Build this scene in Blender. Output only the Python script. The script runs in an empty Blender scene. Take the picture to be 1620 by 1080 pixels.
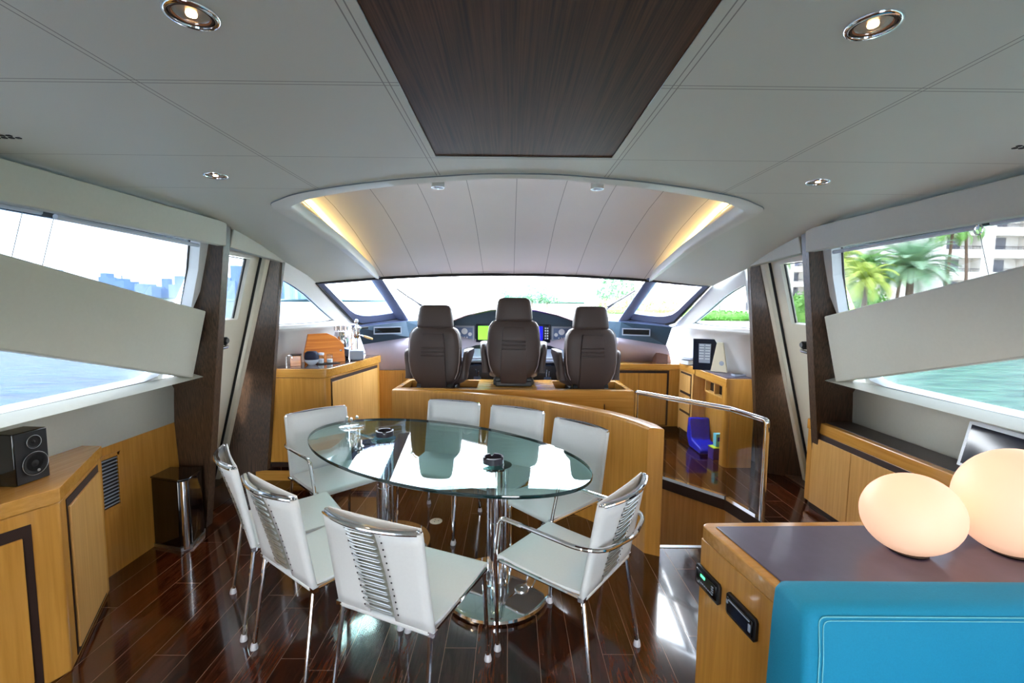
import bpy, bmesh, math, random
from mathutils import Vector, Matrix
random.seed(7)
S = bpy.context.scene
PI = math.pi
# ------------------------------------------------------------------ camera, sky, sun, exposure
cam = bpy.data.cameras.new('camera')
cam.sensor_width = 36.0
cam.lens = 16.0
cam.clip_start = 0.03
cam.clip_end = 6000
camo = bpy.data.objects.new('camera', cam)
S.collection.objects.link(camo)
S.camera = camo
pitch, yaw, roll = math.atan(62 / 720.0), math.radians(0.25), math.radians(0.5)
fw = Vector((math.sin(yaw) * math.cos(pitch), math.cos(yaw) * math.cos(pitch), -math.sin(pitch)))
rt = Vector((math.cos(yaw), -math.sin(yaw), 0))
up = rt.cross(fw)
r2 = rt * math.cos(roll) + up * math.sin(roll)
u2 = up * math.cos(roll) - rt * math.sin(roll)
camo.matrix_world = Matrix(((r2.x, u2.x, -fw.x, 0), (r2.y, u2.y, -fw.y, 0), (r2.z, u2.z, -fw.z, 1.6), (0, 0, 0, 1)))

SKY = 11.0
world = bpy.data.worlds.new('sky')
S.world = world
world.use_nodes = True
wn = world.node_tree.nodes
wl = world.node_tree.links
wn.clear()
wo = wn.new('ShaderNodeOutputWorld')
wb = wn.new('ShaderNodeBackground')
wb.inputs['Strength'].default_value = SKY
wtc = wn.new('ShaderNodeTexCoord')
wsx = wn.new('ShaderNodeSeparateXYZ')
wr = wn.new('ShaderNodeValToRGB')
wr.color_ramp.elements[0].position = 0.0
wr.color_ramp.elements[0].color = (0.82, 0.92, 1.0, 1)
wr.color_ramp.elements[1].position = 0.7
wr.color_ramp.elements[1].color = (0.62, 0.78, 1.0, 1)
wno = wn.new('ShaderNodeTexNoise')
wno.inputs['Scale'].default_value = 2.2
wno.inputs['Detail'].default_value = 5
wmap = wn.new('ShaderNodeMapping')
wmap.inputs['Scale'].default_value = (1, 1, 4)
wmx = wn.new('ShaderNodeMixRGB')
wcr = wn.new('ShaderNodeValToRGB')
wcr.color_ramp.elements[0].position = 0.4
wcr.color_ramp.elements[1].position = 0.62
wmx.inputs[2].default_value = (1.0, 1.0, 1.0, 1)
wl.new(wtc.outputs['Generated'], wsx.inputs[0])
wl.new(wsx.outputs['Z'], wr.inputs[0])
wl.new(wtc.outputs['Generated'], wmap.inputs[0])
wl.new(wmap.outputs[0], wno.inputs['Vector'])
wl.new(wno.outputs['Fac'], wcr.inputs[0])
wl.new(wcr.outputs[0], wmx.inputs[0])
wl.new(wr.outputs[0], wmx.inputs[1])
wl.new(wmx.outputs[0], wb.inputs['Color'])
wl.new(wb.outputs[0], wo.inputs[0])

sun = bpy.data.lights.new('sun', 'SUN')
sun.energy = 5.0
sun.angle = math.radians(6)
sun.color = (1.0, 0.95, 0.86)
suno = bpy.data.objects.new('sun', sun)
S.collection.objects.link(suno)
suno.rotation_euler = Vector((0.35, 0.75, -1.15)).to_track_quat('-Z', 'Y').to_euler()

vs = S.view_settings
vs.view_transform = 'Standard'
vs.look = 'None'
vs.gamma = 1
vs.use_curve_mapping = False
vs.exposure = 1.3

# ------------------------------------------------------------------ materials
MATS = {}
def nmat(name):
    m = bpy.data.materials.new(name)
    m.use_nodes = True
    MATS[name] = m
    return m, m.node_tree.nodes, m.node_tree.links, m.node_tree.nodes['Principled BSDF']

def rgb(r, g, b):
    f = lambda c: (c / 255.0) ** 2.2
    return (f(r), f(g), f(b), 1)

def plain(name, col, rough=0.5, metal=0.0, noise=0.0, nscale=40, bump=0.0, coat=0.0, emis=None, es=0.0, spec=0.5, stretch=(1, 1, 1)):
    m, n, l, p = nmat(name)
    p.inputs['Roughness'].default_value = rough
    p.inputs['Metallic'].default_value = metal
    p.inputs['Coat Weight'].default_value = coat
    p.inputs['Coat Roughness'].default_value = 0.05
    p.inputs['Specular IOR Level'].default_value = spec
    tc = n.new('ShaderNodeTexCoord')
    mp = n.new('ShaderNodeMapping')
    mp.inputs['Scale'].default_value = stretch
    t = n.new('ShaderNodeTexNoise')
    t.inputs['Scale'].default_value = nscale
    t.inputs['Detail'].default_value = 4
    l.new(tc.outputs['Object'], mp.inputs[0])
    l.new(mp.outputs[0], t.inputs['Vector'])
    mx = n.new('ShaderNodeMixRGB')
    mx.inputs[1].default_value = tuple(c * (1 - noise) for c in col[:3]) + (1,)
    mx.inputs[2].default_value = tuple(min(1, c * (1 + noise)) for c in col[:3]) + (1,)
    l.new(t.outputs['Fac'], mx.inputs[0])
    l.new(mx.outputs[0], p.inputs['Base Color'])
    if bump:
        b = n.new('ShaderNodeBump')
        b.inputs['Strength'].default_value = bump
        b.inputs['Distance'].default_value = 0.002
        l.new(t.outputs['Fac'], b.inputs['Height'])
        l.new(b.outputs[0], p.inputs['Normal'])
    if emis:
        p.inputs['Emission Color'].default_value = emis
        p.inputs['Emission Strength'].default_value = es
    return m

def wood(name, dark, light, axis='Z', scale=6, rough=0.35, coat=0.2, streak=18, contrast=(0.3, 0.7)):
    m, n, l, p = nmat(name)
    p.inputs['Roughness'].default_value = rough
    p.inputs['Coat Weight'].default_value = coat
    p.inputs['Coat Roughness'].default_value = 0.08
    if name == 'wenge_ceiling': p.inputs['Specular IOR Level'].default_value = 0.25
    tc = n.new('ShaderNodeTexCoord')
    mp = n.new('ShaderNodeMapping')
    s = [streak, streak, streak]
    s['XYZ'.index(axis)] = 0.6
    mp.inputs['Scale'].default_value = s
    t = n.new('ShaderNodeTexNoise')
    t.inputs['Scale'].default_value = scale
    t.inputs['Detail'].default_value = 6
    t.inputs['Distortion'].default_value = 0.3
    cr = n.new('ShaderNodeValToRGB')
    cr.color_ramp.elements[0].position = contrast[0]
    cr.color_ramp.elements[0].color = dark
    cr.color_ramp.elements[1].position = contrast[1]
    cr.color_ramp.elements[1].color = light
    l.new(tc.outputs['Object'], mp.inputs[0])
    l.new(mp.outputs[0], t.inputs['Vector'])
    l.new(t.outputs['Fac'], cr.inputs[0])
    l.new(cr.outputs[0], p.inputs['Base Color'])
    return m

def math_node(n, l, op, a, b=None, c=None):
    k = n.new('ShaderNodeMath')
    k.operation = op
    for i, v in enumerate((a, b, c)):
        if v is None:
            continue
        if isinstance(v, (int, float)):
            k.inputs[i].default_value = v
        else:
            l.new(v, k.inputs[i])
    return k.outputs[0]

def seamed(name, col, xs, ys, rough=0.55, half=0.0014, gap=0.007, xperiod=None, singles=()):
    """stitched leather: double stitch lines at the given x and y positions"""
    m, n, l, p = nmat(name)
    p.inputs['Roughness'].default_value = rough
    tc = n.new('ShaderNodeTexCoord')
    sp = n.new('ShaderNodeSeparateXYZ')
    l.new(tc.outputs['Object'], sp.inputs[0])
    X, Y = sp.outputs[0], sp.outputs[1]
    cur = None
    def add(coord, v, g):
        nonlocal cur
        d = math_node(n, l, 'ABSOLUTE', math_node(n, l, 'SUBTRACT', coord, v))
        if g:
            d = math_node(n, l, 'ABSOLUTE', math_node(n, l, 'SUBTRACT', d, g))
        cur = d if cur is None else math_node(n, l, 'MINIMUM', cur, d)
    for v in xs:
        add(X, v, gap)
    for v in ys:
        add(Y, v, gap if v not in singles else 0)
    if xperiod:
        x0, per = xperiod
        f = math_node(n, l, 'PINGPONG', math_node(n, l, 'SUBTRACT', X, x0), per / 2)
        cur = f if cur is None else math_node(n, l, 'MINIMUM', cur, f)
    msk = math_node(n, l, 'LESS_THAN', cur, half)
    t = n.new('ShaderNodeTexNoise')
    t.inputs['Scale'].default_value = 300
    l.new(tc.outputs['Object'], t.inputs['Vector'])
    t2 = n.new('ShaderNodeTexNoise')
    t2.inputs['Scale'].default_value = 3
    l.new(tc.outputs['Object'], t2.inputs['Vector'])
    mx0 = n.new('ShaderNodeMixRGB')
    mx0.inputs[1].default_value = tuple(c * 0.95 for c in col[:3]) + (1,)
    mx0.inputs[2].default_value = col
    l.new(t2.outputs['Fac'], mx0.inputs[0])
    mx = n.new('ShaderNodeMixRGB')
    l.new(msk, mx.inputs[0])
    l.new(mx0.outputs[0], mx.inputs[1])
    mx.inputs[2].default_value = tuple(c * 0.42 for c in col[:3]) + (1,)
    l.new(mx.outputs[0], p.inputs['Base Color'])
    b = n.new('ShaderNodeBump')
    b.inputs['Strength'].default_value = 0.15
    b.inputs['Distance'].default_value = 0.001
    l.new(t.outputs['Fac'], b.inputs['Height'])
    l.new(b.outputs[0], p.inputs['Normal'])
    return m

def floor_mat(name):
    m, n, l, p = nmat(name)
    p.inputs['Roughness'].default_value = 0.13
    p.inputs['Coat Weight'].default_value = 0.6
    p.inputs['Coat Roughness'].default_value = 0.05
    tc = n.new('ShaderNodeTexCoord')
    sp = n.new('ShaderNodeSeparateXYZ')
    l.new(tc.outputs['Object'], sp.inputs[0])
    X, Y = sp.outputs[0], sp.outputs[1]
    W = 0.145
    u = math_node(n, l, 'DIVIDE', X, W)
    idx = math_node(n, l, 'FLOOR', u)
    fr = math_node(n, l, 'FRACT', u)
    # plank ends, staggered row by row
    wnz = n.new('ShaderNodeTexWhiteNoise')
    wnz.noise_dimensions = '1D'
    l.new(idx, wnz.inputs['W'])
    v = math_node(n, l, 'ADD', math_node(n, l, 'DIVIDE', Y, 1.35), math_node(n, l, 'MULTIPLY', wnz.outputs['Value'], 7.0))
    vi = math_node(n, l, 'FLOOR', v)
    vf = math_node(n, l, 'FRACT', v)
    e1 = math_node(n, l, 'LESS_THAN', math_node(n, l, 'ABSOLUTE', math_node(n, l, 'SUBTRACT', fr, 0.5)), 0.4925)
    e2 = math_node(n, l, 'LESS_THAN', math_node(n, l, 'ABSOLUTE', math_node(n, l, 'SUBTRACT', vf, 0.5)), 0.4992)
    plank = math_node(n, l, 'MULTIPLY', e1, e2)
    # per plank tone
    w2 = n.new('ShaderNodeTexWhiteNoise')
    w2.noise_dimensions = '2D'
    cb = n.new('ShaderNodeCombineXYZ')
    l.new(idx, cb.inputs[0])
    l.new(vi, cb.inputs[1])
    l.new(cb.outputs[0], w2.inputs['Vector'])
    # grain
    off = n.new('ShaderNodeCombineXYZ')
    l.new(math_node(n, l, 'MULTIPLY', X, 26.0), off.inputs[0])
    l.new(math_node(n, l, 'MULTIPLY', Y, 2.2), off.inputs[1])
    l.new(math_node(n, l, 'MULTIPLY', w2.outputs['Value'], 30.0), off.inputs[2])
    t = n.new('ShaderNodeTexNoise')
    t.inputs['Scale'].default_value = 1.0
    t.inputs['Detail'].default_value = 5
    t.inputs['Distortion'].default_value = 1.4
    l.new(off.outputs[0], t.inputs['Vector'])
    t3 = math_node(n, l, 'PINGPONG', math_node(n, l, 'MULTIPLY', t.outputs['Fac'], 9.0), 1.0)
    cr = n.new('ShaderNodeValToRGB')
    cr.color_ramp.elements[0].position = 0.1
    cr.color_ramp.elements[0].color = rgb(42, 22, 14)
    cr.color_ramp.elements[1].position = 1.0
    cr.color_ramp.elements[1].color = rgb(92, 47, 26)
    l.new(t3, cr.inputs[0])
    mxd = n.new('ShaderNodeMixRGB')
    mxd.blend_type = 'MULTIPLY'
    mxd.inputs[0].default_value = 1
    tone = n.new('ShaderNodeValToRGB')
    tone.color_ramp.elements[0].color = (0.42, 0.38, 0.38, 1)
    tone.color_ramp.elements[1].color = (1.1, 1.0, 0.9, 1)
    l.new(w2.outputs['Value'], tone.inputs[0])
    l.new(cr.outputs[0], mxd.inputs[1])
    l.new(tone.outputs[0], mxd.inputs[2])
    mx = n.new('ShaderNodeMixRGB')
    l.new(plank, mx.inputs[0])
    mx.inputs[1].default_value = rgb(150, 125, 108)
    l.new(mxd.outputs[0], mx.inputs[2])
    l.new(mx.outputs[0], p.inputs['Base Color'])
    return m

def glass_mat(name, tint, f0=0.04, rough=0.0):
    m = bpy.data.materials.new(name)
    m.use_nodes = True
    MATS[name] = m
    n, l = m.node_tree.nodes, m.node_tree.links
    n.clear()
    o = n.new('ShaderNodeOutputMaterial')
    tr = n.new('ShaderNodeBsdfTransparent')
    tr.inputs[0].default_value = tint
    g = n.new('ShaderNodeBsdfGlossy')
    g.inputs['Roughness'].default_value = rough
    ge = n.new('ShaderNodeNewGeometry')
    dt = n.new('ShaderNodeVectorMath')
    dt.operation = 'DOT_PRODUCT'
    l.new(ge.outputs['Normal'], dt.inputs[0])
    l.new(ge.outputs['Incoming'], dt.inputs[1])
    c = math_node(n, l, 'ABSOLUTE', dt.outputs['Value'])
    q = math_node(n, l, 'POWER', math_node(n, l, 'SUBTRACT', 1.0, c), 5.0)
    f = math_node(n, l, 'MULTIPLY_ADD', q, 1.0 - f0, f0)
    x = n.new('ShaderNodeMixShader')
    l.new(f, x.inputs[0])
    l.new(tr.outputs[0], x.inputs[1])
    l.new(g.outputs[0], x.inputs[2])
    l.new(x.outputs[0], o.inputs[0])
    return m

def emit_mat(name, col, strength):
    m, n, l, p = nmat(name)
    p.inputs['Base Color'].default_value = col
    p.inputs['Emission Color'].default_value = col
    p.inputs['Emission Strength'].default_value = strength
    return m

def water_mat(name, c_left, c_right):
    m, n, l, p = nmat(name)
    tc = n.new('ShaderNodeTexCoord')
    sp = n.new('ShaderNodeSeparateXYZ')
    l.new(tc.outputs['Object'], sp.inputs[0])
    mr = n.new('ShaderNodeMapRange')
    mr.inputs['From Min'].default_value = -5
    mr.inputs['From Max'].default_value = 5
    l.new(sp.outputs[0], mr.inputs['Value'])
    mx = n.new('ShaderNodeMixRGB')
    mx.inputs[1].default_value = c_left
    mx.inputs[2].default_value = c_right
    l.new(mr.outputs[0], mx.inputs[0])
    mp = n.new('ShaderNodeMapping')
    mp.inputs['Scale'].default_value = (1.0, 2.2, 1)
    mp.inputs['Rotation'].default_value = (0, 0, 0.5)
    l.new(tc.outputs['Object'], mp.inputs[0])
    t = n.new('ShaderNodeTexNoise')
    t.inputs['Scale'].default_value = 0.9
    t.inputs['Detail'].default_value = 6
    l.new(mp.outputs[0], t.inputs['Vector'])
    b = n.new('ShaderNodeBump')
    b.inputs['Strength'].default_value = 0.9
    b.inputs['Distance'].default_value = 0.12
    l.new(t.outputs['Fac'], b.inputs['Height'])
    l.new(b.outputs[0], p.inputs['Normal'])
    mx2 = n.new('ShaderNodeMixRGB')
    mx2.blend_type = 'MULTIPLY'
    mx2.inputs[0].default_value = 1
    cr = n.new('ShaderNodeValToRGB')
    cr.color_ramp.elements[0].position = 0.35
    cr.color_ramp.elements[0].color = (0.5, 0.62, 0.7, 1)
    cr.color_ramp.elements[1].position = 0.65
    cr.color_ramp.elements[1].color = (1.5, 1.35, 1.25, 1)
    l.new(t.outputs['Fac'], cr.inputs[0])
    l.new(mx.outputs[0], mx2.inputs[1])
    l.new(cr.outputs[0], mx2.inputs[2])
    l.new(mx2.outputs[0], p.inputs['Base Color'])
    p.inputs['Roughness'].default_value = 0.3
    p.inputs['Specular IOR Level'].default_value = 0.12
    return m

CREAM = rgb(205, 203, 194)
seamed('ceiling_leather', rgb(222, 226, 218), [-0.87, 0.953, -0.29, 0.378], [0.02, 0.56, 1.10, 1.64, 2.10], singles=(2.10, 1.64))
seamed('dome_leather', rgb(232, 228, 224), [], [], xperiod=(0.035, 0.32), half=0.0022)
plain('ring_leather', rgb(226, 228, 222), 0.5, noise=0.03, nscale=5)
plain('wall_leather', rgb(198, 199, 188), 0.55, noise=0.04, nscale=60, bump=0.1)
plain('door_cream', rgb(214, 208, 190), 0.4, noise=0.03)
plain('frame_white', rgb(238, 240, 242), 0.35, noise=0.02)
plain('seal_black', rgb(22, 24, 28), 0.4)
wood('wenge', rgb(40, 30, 22), rgb(94, 72, 56), 'Z', 5, 0.42, 0.1, 40)
wood('wenge_ceiling', rgb(54, 34, 22), rgb(98, 66, 46), 'Y', 5, 0.55, 0.0, 40)
wood('oak', rgb(184, 128, 52), rgb(206, 149, 70), 'Z', 4, 0.33, 0.25, 14)
wood('oak_x', rgb(186, 131, 56), rgb(208, 152, 76), 'X', 4, 0.24, 0.6, 14)
wood('oak_y', rgb(186, 131, 56), rgb(208, 152, 76), 'Y', 4, 0.24, 0.6, 14)
wood('oak_pale', rgb(204, 152, 84), rgb(222, 174, 106), 'Z', 4, 0.33, 0.2, 14)
wood('board_wood', rgb(200, 105, 35), rgb(232, 145, 62), 'X', 4, 0.3, 0.3, 10)
plain('dark_gap', rgb(48, 30, 22), 0.6)
plain('black_gloss', rgb(12, 12, 14), 0.08, coat=0.5)
plain('black_satin', rgb(24, 25, 28), 0.4)
plain('black_matte', rgb(18, 18, 20), 0.7)
plain('chrome', (0.86, 0.87, 0.9, 1), 0.06, 1.0)
plain('steel_brushed', (0.62, 0.64, 0.66, 1), 0.28, 1.0)
plain('white_leather', rgb(220, 223, 224), 0.5, noise=0.03, nscale=90, bump=0.12)
plain('lace_shade_grey', rgb(158, 160, 150), 0.7)  # shade inside the laced chair backs, put into a darker grey
plain('foot_clear', rgb(190, 190, 195), 0.15)
plain('helm_leather', rgb(66, 54, 52), 0.5, noise=0.1, nscale=160, bump=0.25)
plain('helm_piping', rgb(150, 140, 140), 0.5)
plain('brow_leather', rgb(98, 72, 76), 0.45, noise=0.08, nscale=60)
plain('dash_grey', rgb(200, 192, 212), 0.45, noise=0.03, nscale=20)
plain('fascia_teal', rgb(60, 84, 104), 0.5, noise=0.12, nscale=30)
plain('sill_blue', rgb(112, 124, 160), 0.4, noise=0.05)
plain('console_dark', rgb(30, 36, 48), 0.45)
plain('gauge_grey', rgb(150, 160, 178), 0.35)
plain('gauge_blue', rgb(86, 108, 150), 0.3)
plain('gauge_dial', rgb(225, 232, 240), 0.3)
emit_mat('screen_green', rgb(120, 225, 60), 0.9)
emit_mat('screen_blue', rgb(10, 10, 235), 1.2)
plain('screen_dark', rgb(20, 26, 44), 0.1)
plain('leather_top', rgb(92, 84, 104), 0.3, noise=0.2, nscale=14, bump=0.1, coat=0.12)
plain('inset_dark', rgb(66, 58, 54), 0.45, noise=0.1)
plain('stone_counter', rgb(70, 60, 62), 0.07, noise=0.15, nscale=80, coat=0.3)
plain('turquoise', rgb(10, 138, 176), 0.75, noise=0.1, nscale=220, bump=0.25)
plain('turquoise_thread', rgb(120, 205, 215), 0.7)
plain('white_plastic', rgb(225, 225, 220), 0.35)
plain('cream_plastic', rgb(214, 205, 180), 0.45)
plain('porcelain', rgb(215, 225, 240), 0.12)
plain('navy_cloth', rgb(34, 40, 66), 0.7)
plain('vinyl_blue', rgb(20, 40, 205), 0.4, noise=0.1, nscale=6)
plain('box_purple', rgb(85, 60, 150), 0.5)
plain('box_lime', rgb(190, 220, 70), 0.5)
plain('box_aqua', rgb(120, 205, 225), 0.4)
plain('paper', rgb(235, 238, 240), 0.7)
plain('tissue', rgb(245, 245, 245), 0.8)
plain('brown_box', rgb(120, 88, 80), 0.5)
plain('ash_dark', rgb(52, 46, 56), 0.35)
plain('glass_edge', rgb(14, 44, 46), 0.05, coat=0.5)
plain('rope_grey', rgb(120, 125, 130), 0.6)
plain('blind_rail', rgb(196, 204, 220), 0.35)
plain('amber_wood', rgb(215, 175, 110), 0.4)
floor_mat('floor_planks')
glass_mat('window_glass', (0.31, 0.325, 0.34, 1), 0.02)
glass_mat('quarter_glass', (0.5, 0.52, 0.54, 1), 0.02)
glass_mat('door_glass', (0.33, 0.345, 0.36, 1), 0.02)
glass_mat('windshield_glass', (0.93, 0.95, 0.96, 1), 0.015)
glass_mat('clear_glass', (0.93, 0.95, 0.95, 1), 0.03)
glass_mat('table_glass', (0.76, 0.92, 0.89, 1), 0.06)
glass_mat('small_glass', (0.88, 0.92, 0.93, 1), 0.05)
emit_mat('led_warm', (1.0, 0.66, 0.22, 1), 5.0)
emit_mat('bulb_warm', (1.0, 0.50, 0.20, 1), 30.0)
emit_mat('pebble_glow', (1.0, 0.60, 0.40, 1), 0.24)
emit_mat('radio_green', (0.1, 0.9, 0.35, 1), 0.8)
water_mat('water', rgb(46, 88, 122), rgb(84, 128, 116))
plain('quay_stone', rgb(188, 182, 170), 0.8, noise=0.1, nscale=1)
plain('facade_white', rgb(226, 220, 212), 0.8, noise=0.03, nscale=0.3)
plain('facade_grey', rgb(120, 122, 130), 0.7)  # flat grey for building windows, parasol poles and boat cabins
plain('tower_haze', rgb(128, 156, 196), 0.9, noise=0.12, nscale=0.03, stretch=(1, 1, 0.2))  # distance haze is put into the base colour of both tower materials
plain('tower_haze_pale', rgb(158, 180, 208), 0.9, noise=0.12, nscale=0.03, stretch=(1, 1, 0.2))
plain('frond_green', rgb(122, 172, 84), 0.6, noise=0.3, nscale=1.2)
plain('frond_silver', rgb(152, 186, 150), 0.6, noise=0.2, nscale=1.2)
plain('frond_yellow', rgb(182, 196, 84), 0.6, noise=0.3, nscale=1.2)
plain('hedge_green', rgb(92, 150, 62), 0.7, noise=0.4, nscale=4)
plain('tree_green', rgb(112, 146, 116), 0.7, noise=0.4, nscale=0.5)
plain('palm_bark', rgb(120, 98, 84), 0.8, noise=0.3, nscale=6)
plain('hull_white', rgb(232, 234, 236), 0.4)
plain('ocean_land', rgb(140, 160, 150), 0.8, noise=0.2, nscale=0.05)
plain('canopy_green', rgb(120, 150, 110), 0.7)
M = MATS

# ------------------------------------------------------------------ helpers
COL = S.collection
def tag(o, label=None, cat=None, group=None, kind=None):
    if label: o['label'] = label
    if cat: o['category'] = cat
    if group: o['group'] = group
    if kind: o['kind'] = kind
    return o

def thing(name, label, cat, loc=(0, 0, 0), rz=0, group=None):
    o = bpy.data.objects.new(name, None)
    o.empty_display_size = 0.1
    COL.objects.link(o)
    o.location = loc
    o.rotation_euler = (0, 0, rz)
    return tag(o, label, cat, group)

class MB:
    def __init__(self, xf=None):
        self.v, self.f, self.xf = [], [], xf
    def add(self, vs, fs, mat=None):
        b = len(self.v)
        for p in vs:
            p = Vector(p)
            if mat is not None: p = mat @ p
            if self.xf is not None: p = self.xf @ p
            self.v.append(p)
        self.f += [tuple(b + i for i in f) for f in fs]
        return self
    def box(self, c, s, rz=0, rx=0, ry=0):
        m = Matrix.Translation(c) @ Matrix.Rotation(rz, 4, 'Z') @ Matrix.Rotation(ry, 4, 'Y') @ Matrix.Rotation(rx, 4, 'X')
        x, y, z = s[0] / 2, s[1] / 2, s[2] / 2
        vs = [(-x, -y, -z), (x, -y, -z), (x, y, -z), (-x, y, -z), (-x, -y, z), (x, -y, z), (x, y, z), (-x, y, z)]
        fs = [(3, 2, 1, 0), (4, 5, 6, 7), (0, 1, 5, 4), (1, 2, 6, 5), (2, 3, 7, 6), (3, 0, 4, 7)]
        return self.add(vs, fs, m)
    def bb(self, a, b):
        a, b = Vector(a), Vector(b)
        return self.box((a + b) / 2, [abs(b[i] - a[i]) for i in range(3)])
    def prism(self, poly, z0, z1, mat=None):
        n = len(poly)
        vs = [(p[0], p[1], z0) for p in poly] + [(p[0], p[1], z1) for p in poly]
        fs = [tuple(range(n - 1, -1, -1)), tuple(range(n, 2 * n))] + [(i, (i + 1) % n, n + (i + 1) % n, n + i) for i in range(n)]
        return self.add(vs, fs, mat)
    def hexa(self, a, b):
        """two matching outlines of 3-D points joined into a closed solid"""
        n = len(a)
        fs = [tuple(range(n - 1, -1, -1)), tuple(range(n, 2 * n))] + [(i, (i + 1) % n, n + (i + 1) % n, n + i) for i in range(n)]
        return self.add(list(a) + list(b), fs)
    def tube(self, pts, r, n=10, closed=False, cap=True):
        pts = [Vector(p) for p in pts]
        N = len(pts)
        vs, fs = [], []
        t0 = (pts[1] - pts[0]).normalized()
        ref = Vector((0, 0, 1)) if abs(t0.z) < 0.9 else Vector((1, 0, 0))
        u = t0.cross(ref).normalized()
        for i, p in enumerate(pts):
            if closed:
                t = (pts[(i + 1) % N] - pts[i - 1]).normalized()
            else:
                t = (pts[min(i + 1, N - 1)] - pts[max(i - 1, 0)]).normalized()
            u = (u - t * u.dot(t)).normalized()
            w = t.cross(u)
            rr = r[i] if isinstance(r, (list, tuple)) else r
            for k in range(n):
                a = 2 * PI * k / n
                vs.append(p + u * (math.cos(a) * rr) + w * (math.sin(a) * rr))
        for i in range(N if closed else N - 1):
            j = (i + 1) % N
            for k in range(n):
                k2 = (k + 1) % n
                fs.append((i * n + k, i * n + k2, j * n + k2, j * n + k))
        if cap and not closed:
            fs.append(tuple(range(n - 1, -1, -1)))
            fs.append(tuple((N - 1) * n + k for k in range(n)))
        return self.add(vs, fs)
    def lathe(self, prof, c=(0, 0, 0), n=32, mat=None):
        vs, fs = [], []
        P = len(prof)
        for k in range(n):
            a = 2 * PI * k / n
            for r, z in prof:
                vs.append((c[0] + r * math.cos(a), c[1] + r * math.sin(a), c[2] + z))
        for k in range(n):
            k2 = (k + 1) % n
            for i in range(P - 1):
                fs.append((k * P + i, k2 * P + i, k2 * P + i + 1, k * P + i + 1))
        fs.append(tuple(k * P for k in range(n - 1, -1, -1)))
        fs.append(tuple(k * P + P - 1 for k in range(n)))
        return self.add(vs, fs, mat)
    def grid(self, rows):
        m = len(rows[0])
        vs = [p for r in rows for p in r]
        fs = [(i * m + j, i * m + j + 1, (i + 1) * m + j + 1, (i + 1) * m + j) for i in range(len(rows) - 1) for j in range(m - 1)]
        return self.add(vs, fs)
    def build(self, name, mat, parent=None, smooth=False, bevel=0, seg=2, thick=0, offset=0, subd=0, label=None, kind=None, auto=35):
        if parent is not None and parent.type == 'EMPTY' and getattr(self, 'world', False):
            pass
        me = bpy.data.meshes.new(name)
        me.from_pydata([tuple(v) for v in self.v], [], self.f)
        me.update()
        bm = bmesh.new()
        bm.from_mesh(me)
        bmesh.ops.recalc_face_normals(bm, faces=bm.faces)
        bm.to_mesh(me)
        bm.free()
        me.materials.append(MATS[mat] if isinstance(mat, str) else mat)
        o = bpy.data.objects.new(name, me)
        COL.objects.link(o)
        if parent is not None: o.parent = parent
        if thick:
            k = o.modifiers.new('solid', 'SOLIDIFY')
            k.thickness = thick
            k.offset = offset
        if bevel:
            k = o.modifiers.new('bevel', 'BEVEL')
            k.width = bevel
            k.segments = seg
            k.limit_method = 'ANGLE'
            k.angle_limit = math.radians(35)
        if subd:
            k = o.modifiers.new('sub', 'SUBSURF')
            k.levels = k.render_levels = subd
        if smooth or bevel:
            for p in me.polygons: p.use_smooth = True
            if not subd:
                try:
                    me.set_sharp_from_angle(angle=math.radians(auto))
                except Exception:
                    pass
        if label: o['label'] = label
        if kind: o['kind'] = kind
        return o

def local(root):
    """builder whose world coordinates land correctly under a thing's empty"""
    m = Matrix.LocRotScale(root.location, root.rotation_euler, None).inverted()
    return MB(m)

def poly_holes(outer, holes):
    """fill a planar outline of 3-D points with holes; returns verts, faces"""
    bm = bmesh.new()
    edges = []
    for loop in [outer] + holes:
        vv = [bm.verts.new(p) for p in loop]
        for i in range(len(vv)):
            edges.append(bm.edges.new((vv[i], vv[(i + 1) % len(vv)])))
    bmesh.ops.triangle_fill(bm, use_beauty=True, use_dissolve=False, edges=edges)
    bm.verts.index_update()
    vs = [tuple(v.co) for v in bm.verts]
    fs = [tuple(v.index for v in f.verts) for f in bm.faces]
    bm.free()
    return vs, fs

def solid_holes(outer, holes, n, t):
    """planar plate with holes, thickness t along n"""
    vs, fs = poly_holes(outer, holes)
    n = Vector(n).normalized() * t
    k = len(vs)
    V = vs + [tuple(Vector(v) + n) for v in vs]
    F = list(fs) + [tuple(k + i for i in reversed(f)) for f in fs]
    b = 0
    for loop in [outer] + holes:
        L = len(loop)
        for i in range(L):
            a, c = b + i, b + (i + 1) % L
            F.append((a, c, k + c, k + a))
        b += L
    return V, F

def copy_tree(o, parent=None):
    c = o.copy()
    COL.objects.link(c)
    if parent is not None: c.parent = parent
    for ch in [x for x in COL.objects if x.parent == o]:
        copy_tree(ch, c)
    return c

def struct(o, label=None):
    o['kind'] = 'structure'
    if label: o['label'] = label
    return o

def bez(p0, p1, p2, n=10):
    p0, p1, p2 = Vector(p0), Vector(p1), Vector(p2)
    return [p0 * (1 - t) ** 2 + p1 * 2 * t * (1 - t) + p2 * t * t for t in [i / n for i in range(n + 1)]]
def fillet(pts, r, n=6):
    """round the inner corners of an open path"""
    pts = [Vector(p) for p in pts]
    out = [pts[0]]
    for i in range(1, len(pts) - 1):
        a = pts[i] + (pts[i - 1] - pts[i]).normalized() * r
        b = pts[i] + (pts[i + 1] - pts[i]).normalized() * r
        out += bez(a, pts[i], b, n)
    out.append(pts[-1])
    return out

CX = 0.05
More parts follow.
